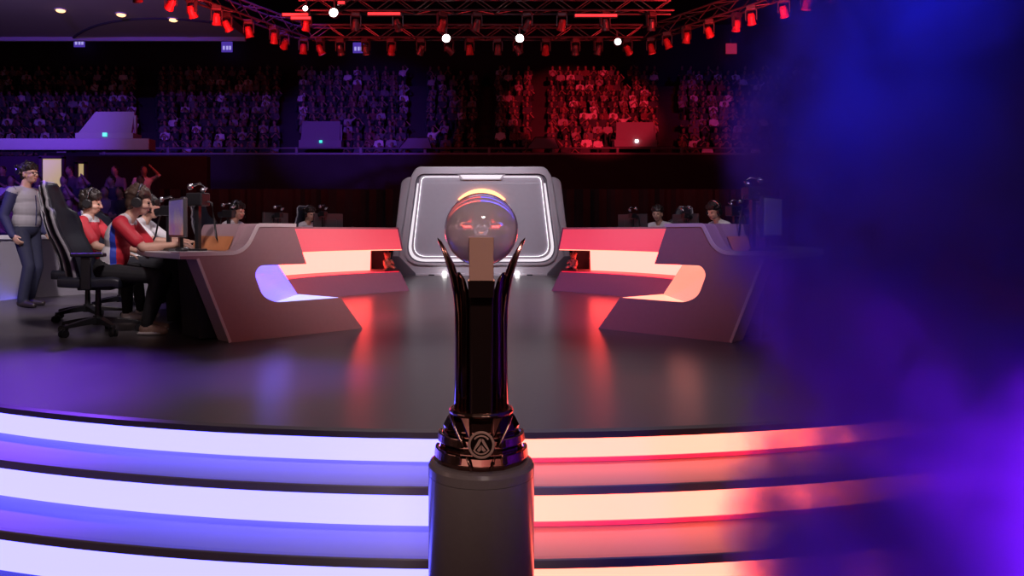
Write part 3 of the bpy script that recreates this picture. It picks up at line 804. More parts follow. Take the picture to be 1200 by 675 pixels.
def seated(label, loc, ang, lean=.3, look=(1, 0, -.15), wr=((.60, .17, .79), (.62, -.15, .79)), feet=((.46, .13), (.42, -.14)), shoe='shoe', hair='hair', seed=1, voxel=.008, red=True, headset='black', handcurl=.25, headfwd=.07, group='players at the desks', neckz=.50):
    root = empty('person', loc, ang); tag(root, label, 'person', group)
    B = Body()
    pel = Vector((0, 0, .55)); sp = Vector((math.sin(lean), 0, math.cos(lean))); fw = Vector((math.cos(lean), 0, -math.sin(lean)))
    nb = pel+sp*neckz
    B.ell(pel+Vector((.0, 0, .02)), (.125, .165, .12), 'pants')
    Rm = Matrix((fw, Vector((0, 1, 0)), sp)).transposed()
    B.ell(pel+sp*.15+fw*.01, (.115, .155, .16), 'shirt', Rm)
    B.ell(pel+sp*.33-fw*.005, (.118, .172, .17), 'shirt', Rm)
    hc = nb+sp*.13+Vector((headfwd, 0, .02))
    B.cap(nb-sp*.05, hc+Vector((-.02, 0, -.06)), .06, .052, 'skin')
    H = frame(look)
    head(B, hc, H)
    for i, y in enumerate((1, -1)):
        sh = nb-sp*.055+Vector((0, y*.175, 0))+fw*.01
        B.cap(nb-sp*.02+Vector((0, y*.03, 0)), sh, .06, .064, 'shirt')
        el, w = ik(sh, wr[i], .29, .26, (-.2, y*.55, -1))
        mid = sh.lerp(el, .72)
        B.cap(sh, mid, .064, .060, 'shirt'); B.cap(mid, el, .043, .041, 'skin')
        B.cap(el, el.lerp(w, .35), .042, .041, 'skin'); B.cap(el.lerp(w, .35), w, .041, .027, 'skin')
        fd = (w-el).normalized(); fd.z = min(fd.z, -.05)
        hand(B, w, fd, (0, 0, -1), -y, handcurl)
        hip = pel+Vector((.02, y*.095, -.01)); fx, fy = feet[i]
        an = Vector((fx, fy, .10)); kn, an = ik(hip, an, .43, .42, (1, y*.08, .6))
        B.cap(hip, kn, .088, .063, 'pants'); B.cap(kn, kn.lerp(an, .4), .063, .06, 'pants'); B.cap(kn.lerp(an, .4), an, .06, .05, 'pants')
        B.cap(an+Vector((-.02, 0, -.045)), an+Vector((.06, y*.005, -.055)), .045, .044, 'shoe'); B.cap(an+Vector((.06, y*.005, -.055)), an+Vector((.15, y*.02, -.066)), .044, .034, 'shoe')
        B.ell(an+Vector((.05, y*.01, -.082)), (.135, .045, .018), 'sole')
    mats = {'skin': 'skin', 'lip': 'lip', 'shirt': 'jersey_red', 'white': 'jersey_white', 'blue': 'jersey_blue', 'pants': 'trousers', 'shoe': shoe, 'sole': 'shoe_white' if shoe != 'shoe' else 'shoe'}
    if not red: mats['shirt'] = 'jersey_white'
    P0, F0, S0 = np.array(pel), np.array(fw), np.array(sp)
    def rel(c, names):
        q = c-P0; f_ = q@F0; s_ = q@S0; names = names.copy()
        sh = (names == 'shirt') & (np.abs(c[:, 1]) < .2)
        k = f_+.30*(s_-.28)
        names[sh & (k < -.03)] = 'white'; names[sh & (k >= -.03) & (k < .02)] = 'blue'
        names[(names == 'shirt') & (s_ > neckz-.045) & (np.abs(c[:, 1]) < .13)] = 'white'
        return names
    B.mesh('body', mats, root, voxel, rel if red else None)
    head_extras(root, hc, H, hair, seed=seed, headset=headset is not None, mat_head=headset or 'black')
    return root

def on(x, d): return ((x-563)/900*d, d)
seated('player in red and white jersey nearest the camera, forearms on the left desk, wearing headphones', (-3.30, 6.82, 0), D2(9), lean=.30, shoe='shoe_tan', hair='hair_brown', seed=3, voxel=.007, wr=((.55, .2, .785), (.58, -.10, .785)), feet=((.30, .12), (.36, -.16)), look=(1, .12, -.22))
seated('player in red jersey sitting upright against the second black chair, headphones on', (-4.05, 7.9, 0), D2(4), lean=.02, seed=5, voxel=.009, headfwd=.03, wr=((.45, .15, .70), (.42, -.13, .69)), shoe='shoe_white', look=(1, .1, -.18), feet=((.5, .12), (.46, -.14)))
seated('player with face just showing beyond the nearest player, light shirt, at the left desk', (-4.10, 9.05, 0), D2(-2), lean=.25, seed=9, voxel=.01, red=False, wr=((.6, .15, .79), (.6, -.13, .79)), shoe='shoe_white', look=(1, 0, -.15))
x, d = on(281, 11.0); seated('player with dark headphones seen above the grey end panel of the left desk, facing right', (x-.16, d+.05, 0), D2(-16), lean=.1, seed=11, voxel=.011, red=False, wr=((.46, .17, .79), (.46, -.15, .79)), feet=((.36, .12), (.36, -.12)), look=(1, -.1, -.12))
x, d = on(366, 12.85); seated('player half hidden behind the far monitor of the left desk, beside a black chair', (x-.14, d+.12, 0), D2(-40), lean=.06, seed=13, voxel=.012, red=False, wr=((.45, .17, .79), (.45, -.15, .79)), feet=((.3, .12), (.3, -.12)), look=(1, .05, -.15))
x, d = on(769, 12.4); seated('dark-haired player facing the camera above the red end of the right desk', (x+.12, d+.14, 0), D2(228), lean=.10, seed=17, voxel=.011, red=False, headset=None, wr=((.45, .17, .79), (.45, -.15, .79)), feet=((.3, .12), (.3, -.12)), look=(1, .25, -.12))
x, d = on(838, 10.9); seated('player with headphones and lowered face behind the purple end panel of the right desk', (x+.15, d+.08, 0), D2(200), lean=.16, seed=19, voxel=.011, red=False, headset='black', wr=((.46, .17, .79), (.46, -.15, .79)), feet=((.36, .12), (.36, -.12)), look=(1, .2, -.32))

def standing():
    x, d = on(31, 9.25)
    root = empty('person', (x, d, 0), D2(-12)); tag(root, 'standing person in grey jacket with dark sleeves and glasses, by the low wall', 'person')
    B = Body(); pel = Vector((0, 0, .94)); nb = Vector((-.03, 0, 1.43)); hc = Vector((.045, 0, 1.60)); H = frame((1, -.05, .06))
    B.ell(pel, (.12, .16, .12), 'pants')
    B.ell((.0, 0, 1.04), (.135, .18, .14), 'jacket'); B.ell((.005, 0, 1.18), (.135, .178, .17), 'jacket'); B.ell((-.005, 0, 1.30), (.13, .178, .14), 'jacket')
    B.cap(nb-Vector((0, 0, .05)), hc+Vector((-.03, 0, -.07)), .062, .055, 'skin'); head(B, hc, H)
    B.cap((-.085, -.06, 1.41), (-.085, .06, 1.41), .052, .052, 'navy'); B.cap((-.06, .075, 1.42), (.055, .045, 1.37), .03, .024, 'navy'); B.cap((-.06, -.075, 1.42), (.055, -.045, 1.37), .03, .024, 'navy')
    for y, w in ((1, (.10, .19, .90)), (-1, (.02, -.23, .86))):
        sh = Vector((-.03, y*.18, 1.37)); B.cap((-.02, y*.04, 1.39), sh, .065, .07, 'jacket')
        el, w = ik(sh, w, .29, .26, (-1, y*.4, 0)); B.cap(sh, el, .07, .056, 'navy'); B.cap(el, w, .056, .04, 'navy')
        hand(B, w, (w-el)+Vector((.08, 0, 0)), (.2, -y*.9, 0), 1 if y < 0 else -1, .45)
        hip = Vector((0, y*.09, .9)); an = Vector((.0+(.05 if y < 0 else -.06), y*.11, .1)); kn, an = ik(hip, an, .42, .405, (1, 0, 0))
        B.cap(hip, kn, .093, .066, 'pants'); B.cap(kn, kn.lerp(an, .4), .066, .064, 'pants'); B.cap(kn.lerp(an, .4), an, .064, .06, 'pants')
        B.cap(an+Vector((-.03, 0, -.045)), an+Vector((.06, 0, -.055)), .046, .045, 'shoe'); B.cap(an+Vector((.06, 0, -.055)), an+Vector((.17, y*.02, -.066)), .045, .034, 'shoe')
    B.mesh('body', {'skin': 'skin', 'lip': 'lip', 'jacket': 'jacket', 'navy': 'navy', 'pants': 'jeans', 'shoe': 'shoe'}, root, .009)
    head_extras(root, hc, H, 'hair', seed=23, headset=False, glasses=True)
    MB().tube([(.128, .0, 1.34), (.141, 0, 1.2), (.137, 0, 1.08), (.13, 0, .98)], .006, 6).build('jacket_zip', M['navy'], root)
    hs = MB()
    hs.tube([Vector((-.035, .10*math.cos(a), 1.64))+Vector((-.085*math.sin(a), 0, .06*math.sin(a))) for a in [PI*i/14 for i in range(15)]], .014, 8)
    hs.cyl((-.03, -.078, 1.62), (-.03, -.112, 1.62), .034, seg=16); hs.cyl((-.03, .078, 1.62), (-.03, .112, 1.62), .034, seg=16)
    hs.build('headphones', M['chrome'], root, smooth=False)
standing()

# ------------------------------------------------------------------ gaming chairs
def gaming_chair():
    root = empty('gaming_chair')
    # five-arm base
    for k in range(5):
        a = 2*PI*k/5+.35; c, s_ = math.cos(a), math.sin(a)
        lg = MB().loft([[(c*r-s_*w, s_*r+c*w, z0), (c*r+s_*w, s_*r-c*w, z0), (c*r+s_*w, s_*r-c*w, z1), (c*r-s_*w, s_*r+c*w, z1)] for r, w, z0, z1 in ((.04, .032, .09, .15), (.18, .028, .085, .13), (.335, .02, .075, .10))]).build('base_leg', M['black'], root, bevel=.006)
        cs = MB()
        for o_ in (-.018, .018): cs.cyl((c*.335-s_*(o_-.009), s_*.335+c*(o_-.009), .034), (c*.335-s_*(o_+.009), s_*.335+c*(o_+.009), .034), .034, seg=14)
        cs.cyl((c*.335, s_*.335, .05), (c*.335, s_*.335, .085), .012, seg=8).build('caster', M['black'], lg)
    MB().cyl((0, 0, .08), (0, 0, .16), .045, .04, 16).cyl((0, 0, .16), (0, 0, .40), .027, .022, 16).build('gas_lift', M['black'], root)
    MB().box((0, 0, .41), (.28, .22, .04)).build('mechanism', M['black'], root, bevel=.01)
    # seat with raised side bolsters
    mb = MB(); rings = []
    for i in range(9):
        x = -.25+.5*i/8; dz = -.012*math.sin(i/8*PI)+(-.02 if i == 8 else 0)
        rings.append([(x, y, z+dz) for y, z in ((-.26, .43), (-.26, .50), (-.23, .525), (-.18, .50), (-.1, .47), (.1, .47), (.18, .50), (.23, .525), (.26, .50), (.26, .43), (0, .42))])
    mb.loft(rings).build('seat', M['chair'], root, bevel=.012, smooth=True)
    # racing back: shell of varying width, wings curl forward
    prof = [(0, .21), (.12, .235), (.28, .25), (.44, .265), (.56, .285), (.64, .27), (.70, .205), (.76, .165), (.84, .16), (.90, .14), (.93, .10)]
    rec = .27
    def bp(v, u, off):
        w = np.interp(v, [p[0] for p in prof], [p[1] for p in prof])
        wing = (.085 if v < .66 else .045)*abs(u)**2.2
        lum = .03*math.sin(min(v/.45, 1)*PI)
        x = -.20-v*math.tan(rec)*.98+wing+lum+off; return (x, u*w, .46+v*.94)
    mb = MB(); rings = []
    for i in range(25):
        v = .93*i/24; th = .045*(1-.35*v)
        fr = [bp(v, -1+2*k/12, th) for k in range(13)]; bk = [bp(v, 1-2*k/12, -th*.7*(1-abs(1-2*k/12)**4*.8)) for k in range(13)]
        rings.append(fr+bk)
    mb.loft(rings).build('backrest', M['chair'], root, smooth=True)
    edge = [bp(v, 1, .0) for v in np.linspace(0, .93, 25)]
    top = [bp(.93, u, .0) for u in np.linspace(1, -1, 9)][1:-1]
    MB().tube(edge+top+[(x, -y, z) for x, y, z in edge[::-1]], .014, 8).build('piping', M['piping'], root, smooth=True)
    for sgn in (-1, 1):
        MB().tube([bp(v, sgn*.55, -.036*(1-.35*v)) for v in np.linspace(.05, .9, 20)], .008, 6).build('back_seam', M['piping'], root, smooth=True)
    # arms
    for sgn in (-1, 1):
        ar = MB().box((.02, sgn*.31, .705), (.27, .09, .035)).build('armrest', M['black'], root, bevel=.012)
        MB().box((0, sgn*.31, .55), (.075, .04, .28)).box((0, sgn*.22, .42), (.07, .2, .025)).build('arm_post', M['black'], ar, bevel=.006)
    return root
gc0 = gaming_chair(); first = True
CH = [(-3.40, 6.83, 9, 'black gaming chair nearest the camera, under the nearest red-shirted player'),
      (-4.05, 7.92, 4, 'black gaming chair second from the camera, partly hidden by the nearest chair'),
      (-4.24, 9.05, -2, 'black gaming chair third from the camera behind the second player, mostly hidden')]
x, d = on(281, 11.0); CH.append((x-.30, d+.09, -16, 'black gaming chair behind the player with dark headphones, above the left end panel'))
x, d = on(352, 12.6); CH.append((x+.28, d+.14, -40, 'black gaming chair with a white mark on its head part, beside the far left monitor'))
x, d = on(777, 12.55); CH.append((x+.2, d+.26, 222, 'black gaming chair behind the dark-haired player at the right desk'))
x, d = on(838, 10.9); CH.append((x+.30, d+.12, 200, 'black gaming chair behind the headphone player at the right desk'))
for i, (x, y, a, lab) in enumerate(CH):
    c = gc0 if i == 0 else copy_tree(gc0)
    c.location = (x, y, 0); c.rotation_euler = (0, 0, D2(a)); tag(c, lab, 'chair', 'gaming chairs at the desks')
    if i == 4:
        mk = MB().prism([(0, -.09, 0), (0, -.06, 0), (0, -.02, .10), (0, -.04, .10)], (.012, 0, 0)).prism([(0, .0, 0), (0, .03, 0), (0, -.01, .10), (0, -.03, .10)], (.012, 0, 0)).prism([(0, .05, 0), (0, .08, 0), (0, .06, .1), (0, .04, .1)], (.012, 0, 0))
        q = mk.build('head_mark', M['jersey_white'], c); q.location = (-.335, 0, 1.17); q.rotation_euler = (0, -.27, 0)
# head-height mark lies on the front face of the chair

# ------------------------------------------------------------------ desk equipment
WZ = .735
def monitor(loc, ang, label, w=.56, h=.33, z=WZ, group='player monitors'):
    """faces local +x"""
    r = empty('monitor', (*loc, z), ang); tag(r, label, 'monitor', group)
    MB().box((0, 0, .012), (.2, .26, .024), taper=.9).build('base', M['black'], r, bevel=.005)
    MB().box((-.035, 0, .13), (.03, .07, .24)).build('stand', M['black'], r, bevel=.006)
    MB().box((-.012, 0, .12+h/2), (.035, w, h)).build('shell', M['grey_plastic'], r, bevel=.008)
    MB().box((.007, 0, .122+h/2), (.004, w-.03, h-.035)).build('screen', M['screen'], r)
    MB().box((-.04, 0, .12+h/2), (.03, w*.5, h*.45)).build('rear_hump', M['grey_plastic'], r, bevel=.012)
    return r
def camrig(loc, label, z=WZ, hgt=.42, yaw=0, led='lamp_teal', sc_=1.0, side_=1):
    """player camera on a clamp post with gooseneck and cable"""
    r = empty('player_camera', (*loc, z), yaw); tag(r, label, 'camera', 'player cameras on the desks')
    MB().box((0, 0, .01), (.12, .1, .02)).box((0, 0, hgt/2), (.04, .04, hgt)).build('post', M['black'], r, bevel=.004)
    b = MB().box((.0, 0, hgt+.05), (.15*sc_, .10*sc_, .10*sc_)).build('camera_body', M['black'], r, bevel=.012)
    MB().cyl((.06*sc_, 0, hgt+.05), (.14*sc_, 0, hgt+.03), .036*sc_, .042*sc_, 16).build('lens_barrel', M['black'], b)
    MB().sphere((.02, -.052*sc_, hgt+.035), .017*sc_, 10).build('signal_lamp', M[led], b, smooth=True)
    MB().tube([(-.04, 0, hgt+.10), (-.09, .0, hgt+.15), (-.02, 0, hgt+.19), (.07, 0, hgt+.17)], .012, 8).build('clamp_arm', M['chrome'], r, smooth=True)
    MB().sphere((.085, 0, hgt+.165), .028, 12).sphere((-.05, 0, hgt+.13), .024, 10).build('clamp_knob', M['chrome'], r, smooth=True)
    s = side_
    MB().tube([(.03, -.02, hgt+.07), (s*.12, -.03, hgt+.02), (s*.15, -.03, hgt-.13), (s*.17, -.03, .12), (s*.22, -.02, .03), (s*.24, 0, .012)], .009, 8).build('cable', M['black'], r, smooth=True)
    return r
# near end of the left desk
x, d = on(207, 6.75); monitor((x, d), D2(215), 'monitor with a dim violet and amber picture facing the nearest player on the left desk', .52, .34)
x, d = on(232, 6.72); camrig((x, d), 'black camera with a teal lamp on a post, near end of the left desk', hgt=.40, yaw=D2(160), sc_=1.15, side_=-1)
x, d = on(198, 7.7); camrig((x, d), 'silver-clamped camera behind the violet monitor on the left desk', hgt=.33, yaw=D2(170), led='black')
x, d = on(268, 10.2); camrig((x+.0, d), 'dark player camera next to the headphone player at the left desk', hgt=.36, yaw=D2(170), led='black')
x, d = on(322, 11.3); monitor((x, d), D2(157), 'dark wide monitor seen from behind above the grey left end panel', .56, .33)
x, d = on(327, 11.1); camrig((x, d), 'silver camera clamp above the dark monitor over the left end panel', hgt=.36, yaw=D2(150), led='black', sc_=.8)
x, d = on(384, 12.2); monitor((x, d), D2(138), 'dark monitor seen from behind above the red visor of the left desk', .56, .34)
x, d = on(379, 11.98); camrig((x, d), 'small camera with a red lamp at the far monitor of the left desk', hgt=.40, yaw=D2(140), led='lamp_red', sc_=.8)
# right desk
x, d = on(742, 12.2); monitor((x, d), D2(42), 'dark monitor seen from behind at the far end of the right desk', .56, .33)
x, d = on(741, 11.98); camrig((x, d), 'silver-tipped camera over the far monitor of the right desk', hgt=.37, yaw=D2(40), led='black', sc_=.8)
x, d = on(804, 11.2); monitor((x, d), D2(24), 'dark monitor between the two players of the right desk', .56, .31)
x, d = on(803, 11.0); camrig((x, d), 'small camera between the two players of the right desk', hgt=.35, yaw=D2(30), led='black', sc_=.8)
x, d = on(861, 9.6); camrig((x, d), 'large dark camera beside the headphone player at the right desk', hgt=.38, yaw=D2(20), led='black', sc_=1.3)
x, d = on(905, 6.9); monitor((x, d), D2(-38), 'dim monitor on the near end of the right desk, turned from the centre', .52, .36)
x, d = on(882, 6.8); camrig((x, d), 'black camera on a tall post at the near end of the right desk', hgt=.46, yaw=D2(20), led='black', sc_=1.1, side_=-1)
x, d = on(886, 8.6); monitor((x, d), D2(-10), 'second dim monitor of the right desk, behind the tall camera post', .52, .34)
def keyboard(loc, ang, label):
    r = empty('keyboard', (*loc, WZ), ang); tag(r, label, 'keyboard')
    MB().box((0, 0, .011), (.14, .40, .022)).build('case', M['black'], r, bevel=.004)
    mb = MB()
    for i in range(5):
        for j in range(14): mb.box((-.05+i*.025, -.175+j*.027, .026), (.02, .022, .01))
    o = mb.build('keys', M['black'], r); o['kind'] = 'stuff'
x, d = on(203, 6.95); keyboard((x-.02, d+.05), D2(9), 'black keyboard under the hands of the nearest player')
def mouse(loc, ang, label):
    r = empty('mouse', (*loc, WZ), ang); tag(r, label, 'mouse')
    MB().sphere((0, 0, .014), (.058, .032, .022), 16).build('shell', M['black'], r, smooth=True)
    MB().cyl((.03, -.004, .033), (.03, .004, .033), .008, seg=12).build('wheel', M['chrome'], r)
x, d = on(214, 6.6); mouse((x, d-.02), D2(9), 'small black mouse at the nearest edge of the left worktop')

# figurines in the far niches of both desks
def figurine(loc, ang, label):
    r = empty('figurine', (*loc, .32), ang); tag(r, label, 'figurine', 'figurines at the far desk ends')
    B = Body()
    B.ell((0, 0, .09), (.06, .07, .08), 'b'); B.ell((.01, 0, .20), (.05, .052, .05), 'b')
    for y in (-1, 1):
        B.ell((0, y*.045, .245), (.014, .02, .02), 'b'); B.cap((.02, y*.06, .13), (.08, y*.07, .09), .022, .018, 'b'); B.cap((.03, y*.04, .035), (.12, y*.06, .03), .03, .028, 'b')
    B.ell((.05, 0, .19), (.02, .024, .018), 'b')
    B.mesh('body', {'b': 'bronze'}, r, .01)
    MB().cyl((0, 0, -.002), (0, 0, .012), .085, .08, 20).build('foot_plate', M['black'], r, loc=(.03, 0, -.001))
for sgn, lab in ((1, 'small bronze figurine in the dark niche at the far end of the left desk'), (-1, 'small bronze figurine in the niche at the far end of the right desk')):
    p = polar(D2(-50), 3.66, 0, sgn); figurine((p[0], p[1]), D2(-60) if sgn > 0 else D2(240), lab)

# ------------------------------------------------------------------ low wall, lower stand, doorway at left
def lowwall():
    r = empty('crowd_barrier', (0, 0, 0)); tag(r, 'low grey barrier wall behind the standing person at far left', 'barrier')
    pts = [on(-60, 10.4), on(0, 10.4), on(50, 10.7), on(110, 11.2), on(205, 12.0)]
    rings = [[(x, y, GZ), (x, y, .80), (x, y+.12, .80), (x, y+.12, GZ)] for x, y in pts]
    MB().loft(rings).build('panel', M['barrier'], r)
    rings = [[(x, y-.06, .80), (x, y-.06, .86), (x, y+.25, .86), (x, y+.25, .80)] for x, y in pts]
    MB().loft(rings).build('ledge', M['trim'], r, bevel=.01)
lowwall()
struct(MB().box((-14.0, 21.9, 1.29), (12.5, .3, 3.52)).build('wall_concourse', M['drape']))
for x0, x1, y0, y1, n in ((50, 73, 186, 240, 1), (92, 99, 192, 240, 2)):
    d = 21.7; s = 900/d; a, b = (x0-563)/s, (x1-563)/s; z1, z0 = .9-(y0-272)/s, .9-(y1-272)/s
    dr = empty(f'door_{n}', ((a+b)/2, d, z0)); dr['kind'] = 'structure'
    w = b-a; hh = z1-z0
    MB().box((0, .03, hh/2), (w, .04, hh)).build('lit_opening', M['doorlit'], dr)
    MB().box((-w/2-.04, 0, hh/2), (.08, .1, hh+.1)).box((w/2+.04, 0, hh/2), (.08, .1, hh+.1)).box((0, 0, hh+.04), (w+.16, .1, .08)).build('door_frame', M['wall'], dr)
lt = struct(empty('stand_lower'))
LS = []
for k in range(4):
    y0 = 14.6+1.0*k; z = .28+.30*k
    MB().box((-11.6, y0+.5, (z+GZ)/2), (9.0, 1.0, z-GZ)).build('tier', M['stand'], lt)
    LS.append((y0+.35, z))

# ------------------------------------------------------------------ spectators
def spectator(kind):
    rr_ = random.Random(kind*13+2); B = Body(); lean = rr_.uniform(-.05, .22)
    pel = Vector((0, 0, .12)); sp = Vector((math.sin(lean), 0, math.cos(lean))); nb = pel+sp*.48
    B.ell(pel, (.13, .17, .12), 'pants'); B.ell(pel+sp*.16, (.12, .17, .17), 'shirt'); B.ell(pel+sp*.34, (.12, .185, .16), 'shirt')
    hc = nb+sp*.14+Vector((.03, 0, 0)); B.cap(nb-sp*.04, hc, .055, .055, 'skin'); B.ell(hc, (.098, .08, .118), 'skin'); B.ell(hc+Vector((-.025, 0, .03)), (.1, .09, .1), 'hair')
    B.cap(hc+Vector((.085, 0, 0)), hc+Vector((.105, 0, -.025)), .012, .015, 'skin')
    for y in (1, -1):
        sh = nb-sp*.06+Vector((0, y*.18, 0))
        if kind == 4 and y == 1: w = sh+Vector((.22, -.05, .28))
        elif kind % 3 == 2: w = sh+Vector((.30, -y*.12, -.08))
        else: w = sh+Vector((.25, -y*.06, -.34))
        el, w = ik(sh, w, .28, .25, (-.3, y*.6, -1)); B.cap(sh, el, .06, .048, 'shirt'); B.cap(el, w, .045, .035, 'skin'); B.ell(w+(w-el).normalized()*.05, (.05, .04, .04), 'skin')
        hip = pel+Vector((.02, y*.1, 0)); kn = Vector((.45, y*.13, .13)); an = Vector((.42, y*.13, -.30)); B.cap(hip, kn, .085, .065, 'pants'); B.cap(kn, an, .065, .05, 'pants'); B.cap(an+Vector((0, 0, -.05)), an+Vector((.13, 0, -.07)), .045, .04, 'pants')
    o = B.mesh('person', {'skin': 'crowd_skin', 'hair': 'hair', 'shirt': 'crowd_shirt', 'pants': 'crowd_dark'}, None, .042, smooth_it=1)
    return o
base = [spectator(k) for k in range(6)]
used = [False]*6
def place_spec(x, y, z, rzv, label, group, scale=1.0):
    k = R.randrange(6)
    if not used[k]: o = base[k]; used[k] = True
    else: o = base[k].copy(); C.objects.link(o)
    o.location = (x, y, z); o.rotation_euler = (0, 0, rzv); o.scale = (scale,)*3
    tag(o, label, 'person', group); return o
spots = []
# aisles in photo pixels (x at depth of the front rows)
AIS = [(161, 186), (329, 349), (478, 500), (560, 580), (624, 642), (772, 794)]
SEC = [(-80, 161, 'spectator seated in the far left block of the upper stand, beside the pale booth', 'spectators in the far left block'),
       (186, 329, 'spectator seated in the violet block between the far left booth and the railing booth', 'spectators in the second violet block'),
       (349, 478, 'spectator seated in the violet block behind the left railing booth with a green lamp', 'spectators in the violet middle block'),
       (500, 560, 'spectator seated in the narrow dim violet block straight above the trophy', 'spectators in the centre block'),
       (580, 624, 'spectator seated in the narrow red block right above the trophy', 'spectators in the narrow red block'),
       (642, 772, 'spectator seated in the wide red-lit block behind the red booth', 'spectators in the wide red block'),
       (794, 960, 'spectator seated in the dim red block at the right end of the stand', 'spectators in the right red block')]
for k in range(NROW):
    y0 = SD0+RD*k; z = SZ0+RH*k
    for s0, s1, lab, grp in SEC:
        xa, xb = (s0-563)/900*(y0+.4), (s1-563)/900*(y0+.4)
        n = int((xb-xa)/.52)
        for i in range(n):
            x = xa+(xb-xa)*(i+.5)/n+R.uniform(-.07, .07)
            pxx = 563+x*900/y0
            if pxx < -25 or pxx > 985: continue
            if R.random() < (.08 if k < 9 else .25): continue
            if k < 3 and any(a < pxx < b for a, b in ((82, 162), (345, 405), (715, 775))): continue
            spots.append((k, x, y0+.42, z+.46, lab, grp))
# lower left stand first: they are nearest
nlow = 0
for k, (y0, z) in enumerate(LS):
    for i in range(15):
        x = -15.4+i*.56+R.uniform(-.1, .1)+.2*(k % 2)
        pxx = 563+x*900/y0
        if not (-10 < pxx < 178) or R.random() < .22: continue
        place_spec(x, y0+.1, z+.42, -PI/2+R.uniform(-.4, .6), 'violet-lit spectator in the small lower stand beneath the balcony at left', 'spectators in the lower stand'); nlow += 1
spots.sort(key=lambda s: (s[0], R.random()))
NI = 296-nlow
for s in spots[:NI]:
    place_spec(s[1], s[2], s[3], -PI/2+R.uniform(-.4, .4), s[4], s[5], R.uniform(.93, 1.05))
# the remaining, highest rows: one mass
vs, fs, mi, tone = [], [], [], []
src = [(np.array([v.co[:] for v in b.data.vertices]), [tuple(p.vertices) for p in b.data.polygons], [p.material_index for p in b.data.polygons]) for b in base]
off = 0
for s in spots[NI:]:
    V, F, MI = src[R.randrange(6)]; a = -PI/2+R.uniform(-.4, .4); c, sn = math.cos(a), math.sin(a); t = R.random()
    W = V@np.array([[c, sn, 0], [-sn, c, 0], [0, 0, 1]])+np.array([s[1], s[2], s[3]])
    vs.append(W); fs += [tuple(i+off for i in f) for f in F]; mi += MI; tone += [t]*len(F); off += len(V)
if vs:
    me = bpy.data.meshes.new('distant_crowd'); me.from_pydata(np.concatenate(vs).tolist(), [], fs)
    for k in ('crowd_skin', 'hair', 'crowd_shirt_far', 'crowd_dark'): me.materials.append(M[k])
    me.polygons.foreach_set('material_index', np.array(mi, dtype=np.int32))
    at = me.attributes.new('tone', 'FLOAT', 'FACE'); at.data.foreach_set('value', np.array(tone, dtype=np.float32))
    o = bpy.data.objects.new('distant_crowd', me); C.objects.link(o)
    tag(o, 'seated crowd filling the topmost rows of the upper stand', 'crowd', None, 'stuff')
print('spectators', len(spots), 'low', nlow)

# ------------------------------------------------------------------ lights
def look(o, tgt):
    o.rotation_euler = (Vector(tgt)-o.location).to_track_quat('-Z', 'Y').to_euler()
def spot(name, loc, tgt, col, power, ang=40, blend=.5, rad=.15):
    l = bpy.data.lights.new(name, 'SPOT'); l.color = col; l.energy = power; l.spot_size = D2(ang); l.spot_blend = blend; l.shadow_soft_size = rad
    o = bpy.data.objects.new(name, l); C.objects.link(o); o.location = loc; look(o, tgt); return o
def area(name, loc, tgt, col, power, sx, sy):
    l = bpy.data.lights.new(name, 'AREA'); l.color = col; l.energy = power; l.shape = 'RECTANGLE'; l.size = sx; l.size_y = sy
    o = bpy.data.objects.new(name, l); C.objects.link(o); o.location = loc; look(o, tgt); return o
VIO = (.17, .05, 1.0)
spot('violet_wash', (-8.5, 8, 7.9), (-18, 40, 7.2), VIO, 8500, 32, .8)
spot('violet_wash', (-5, 9, 8.0), (-6.2, 40, 6.2), VIO, 15000, 20, .7)
spot('red_wash', (5, 8, 11), (5.6, 40, 7.4), (1.0, .022, .055), 34000, 15.5, .35)
spot('red_wash', (9, 8, 11), (12.0, 40, 6.6), (1.0, .02, .07), 8500, 14, .7)
spot('blue_wash', (12, 6, 11), (19, 40, 8), (.05, .06, 1.0), 6000, 34, .8)  # added blue light for the fade at the right end
spot('violet_low', (-6.5, 9, 5.5), (-11.5, 16.5, 1.2), VIO, 1900, 50, .8)
spot('violet_fascia', (-12, 15, 6.0), (-14, 24, 3.6), (.19, .03, 1.0), 3600, 40, .8)
area('soffit_wash', (-14, 20, 4.6), (-14, 23, 8.6), (.68, .52, 1.0), 110, 6, 4)
# stage wash: unseen lamps added for desks, players, floor, portal and trophy
spot('front_wash', (-1.2, .8, 6.4), (-1.55, 7.2, 1.7), (1.0, .76, .78), 3000, 25, 1.0, .3)
spot('player_wash', (-.3, 2.2, 6.3), (-3.5, 7.3, 1.1), (1.0, .84, .86), 1500, 22, .8, .3)
spot('front_wash', (2.6, .8, 6.4), (1.75, 7.3, 1.6), (.50, .32, 1.0), 1900, 27, 1.0, .3)
spot('floor_wash', (.2, 5.6, 7.0), (0, 4.5, 0), (1.0, .84, .88), 1300, 36, 1.0, .4)
area('top_wash', (0, 9.5, 7.5), (0, 10.5, 0), (.9, .72, 1.0), 80, 5, 4)
spot('back_key', (-1.5, 12.5, 6.3), (-3.4, 7.2, .9), (1.0, .9, .95), 420, 40, .6)
spot('far_wash', (-.4, 4, 6.2), (-3.1, 11.6, 1.1), (1.0, .84, .86), 800, 20, .8, .3)
spot('far_wash', (.4, 4, 6.2), (3.1, 11.6, 1.1), (1.0, .84, .9), 700, 20, .8, .3)
spot('side_wash', (-2.5, 2.5, 6.2), (-5.3, 9.2, 1.0), (1.0, .86, .93), 2200, 24, .7)
spot('blue_side', (-7.6, 7.6, 3.6), (-5.6, 9.1, 1.0), (.2, .08, 1.0), 260, 34, .6)
spot('blue_floor', (-5.6, 9.5, 5.6), (-2.9, 4.7, 0), (.22, .05, 1.0), 6500, 18, 1.0)
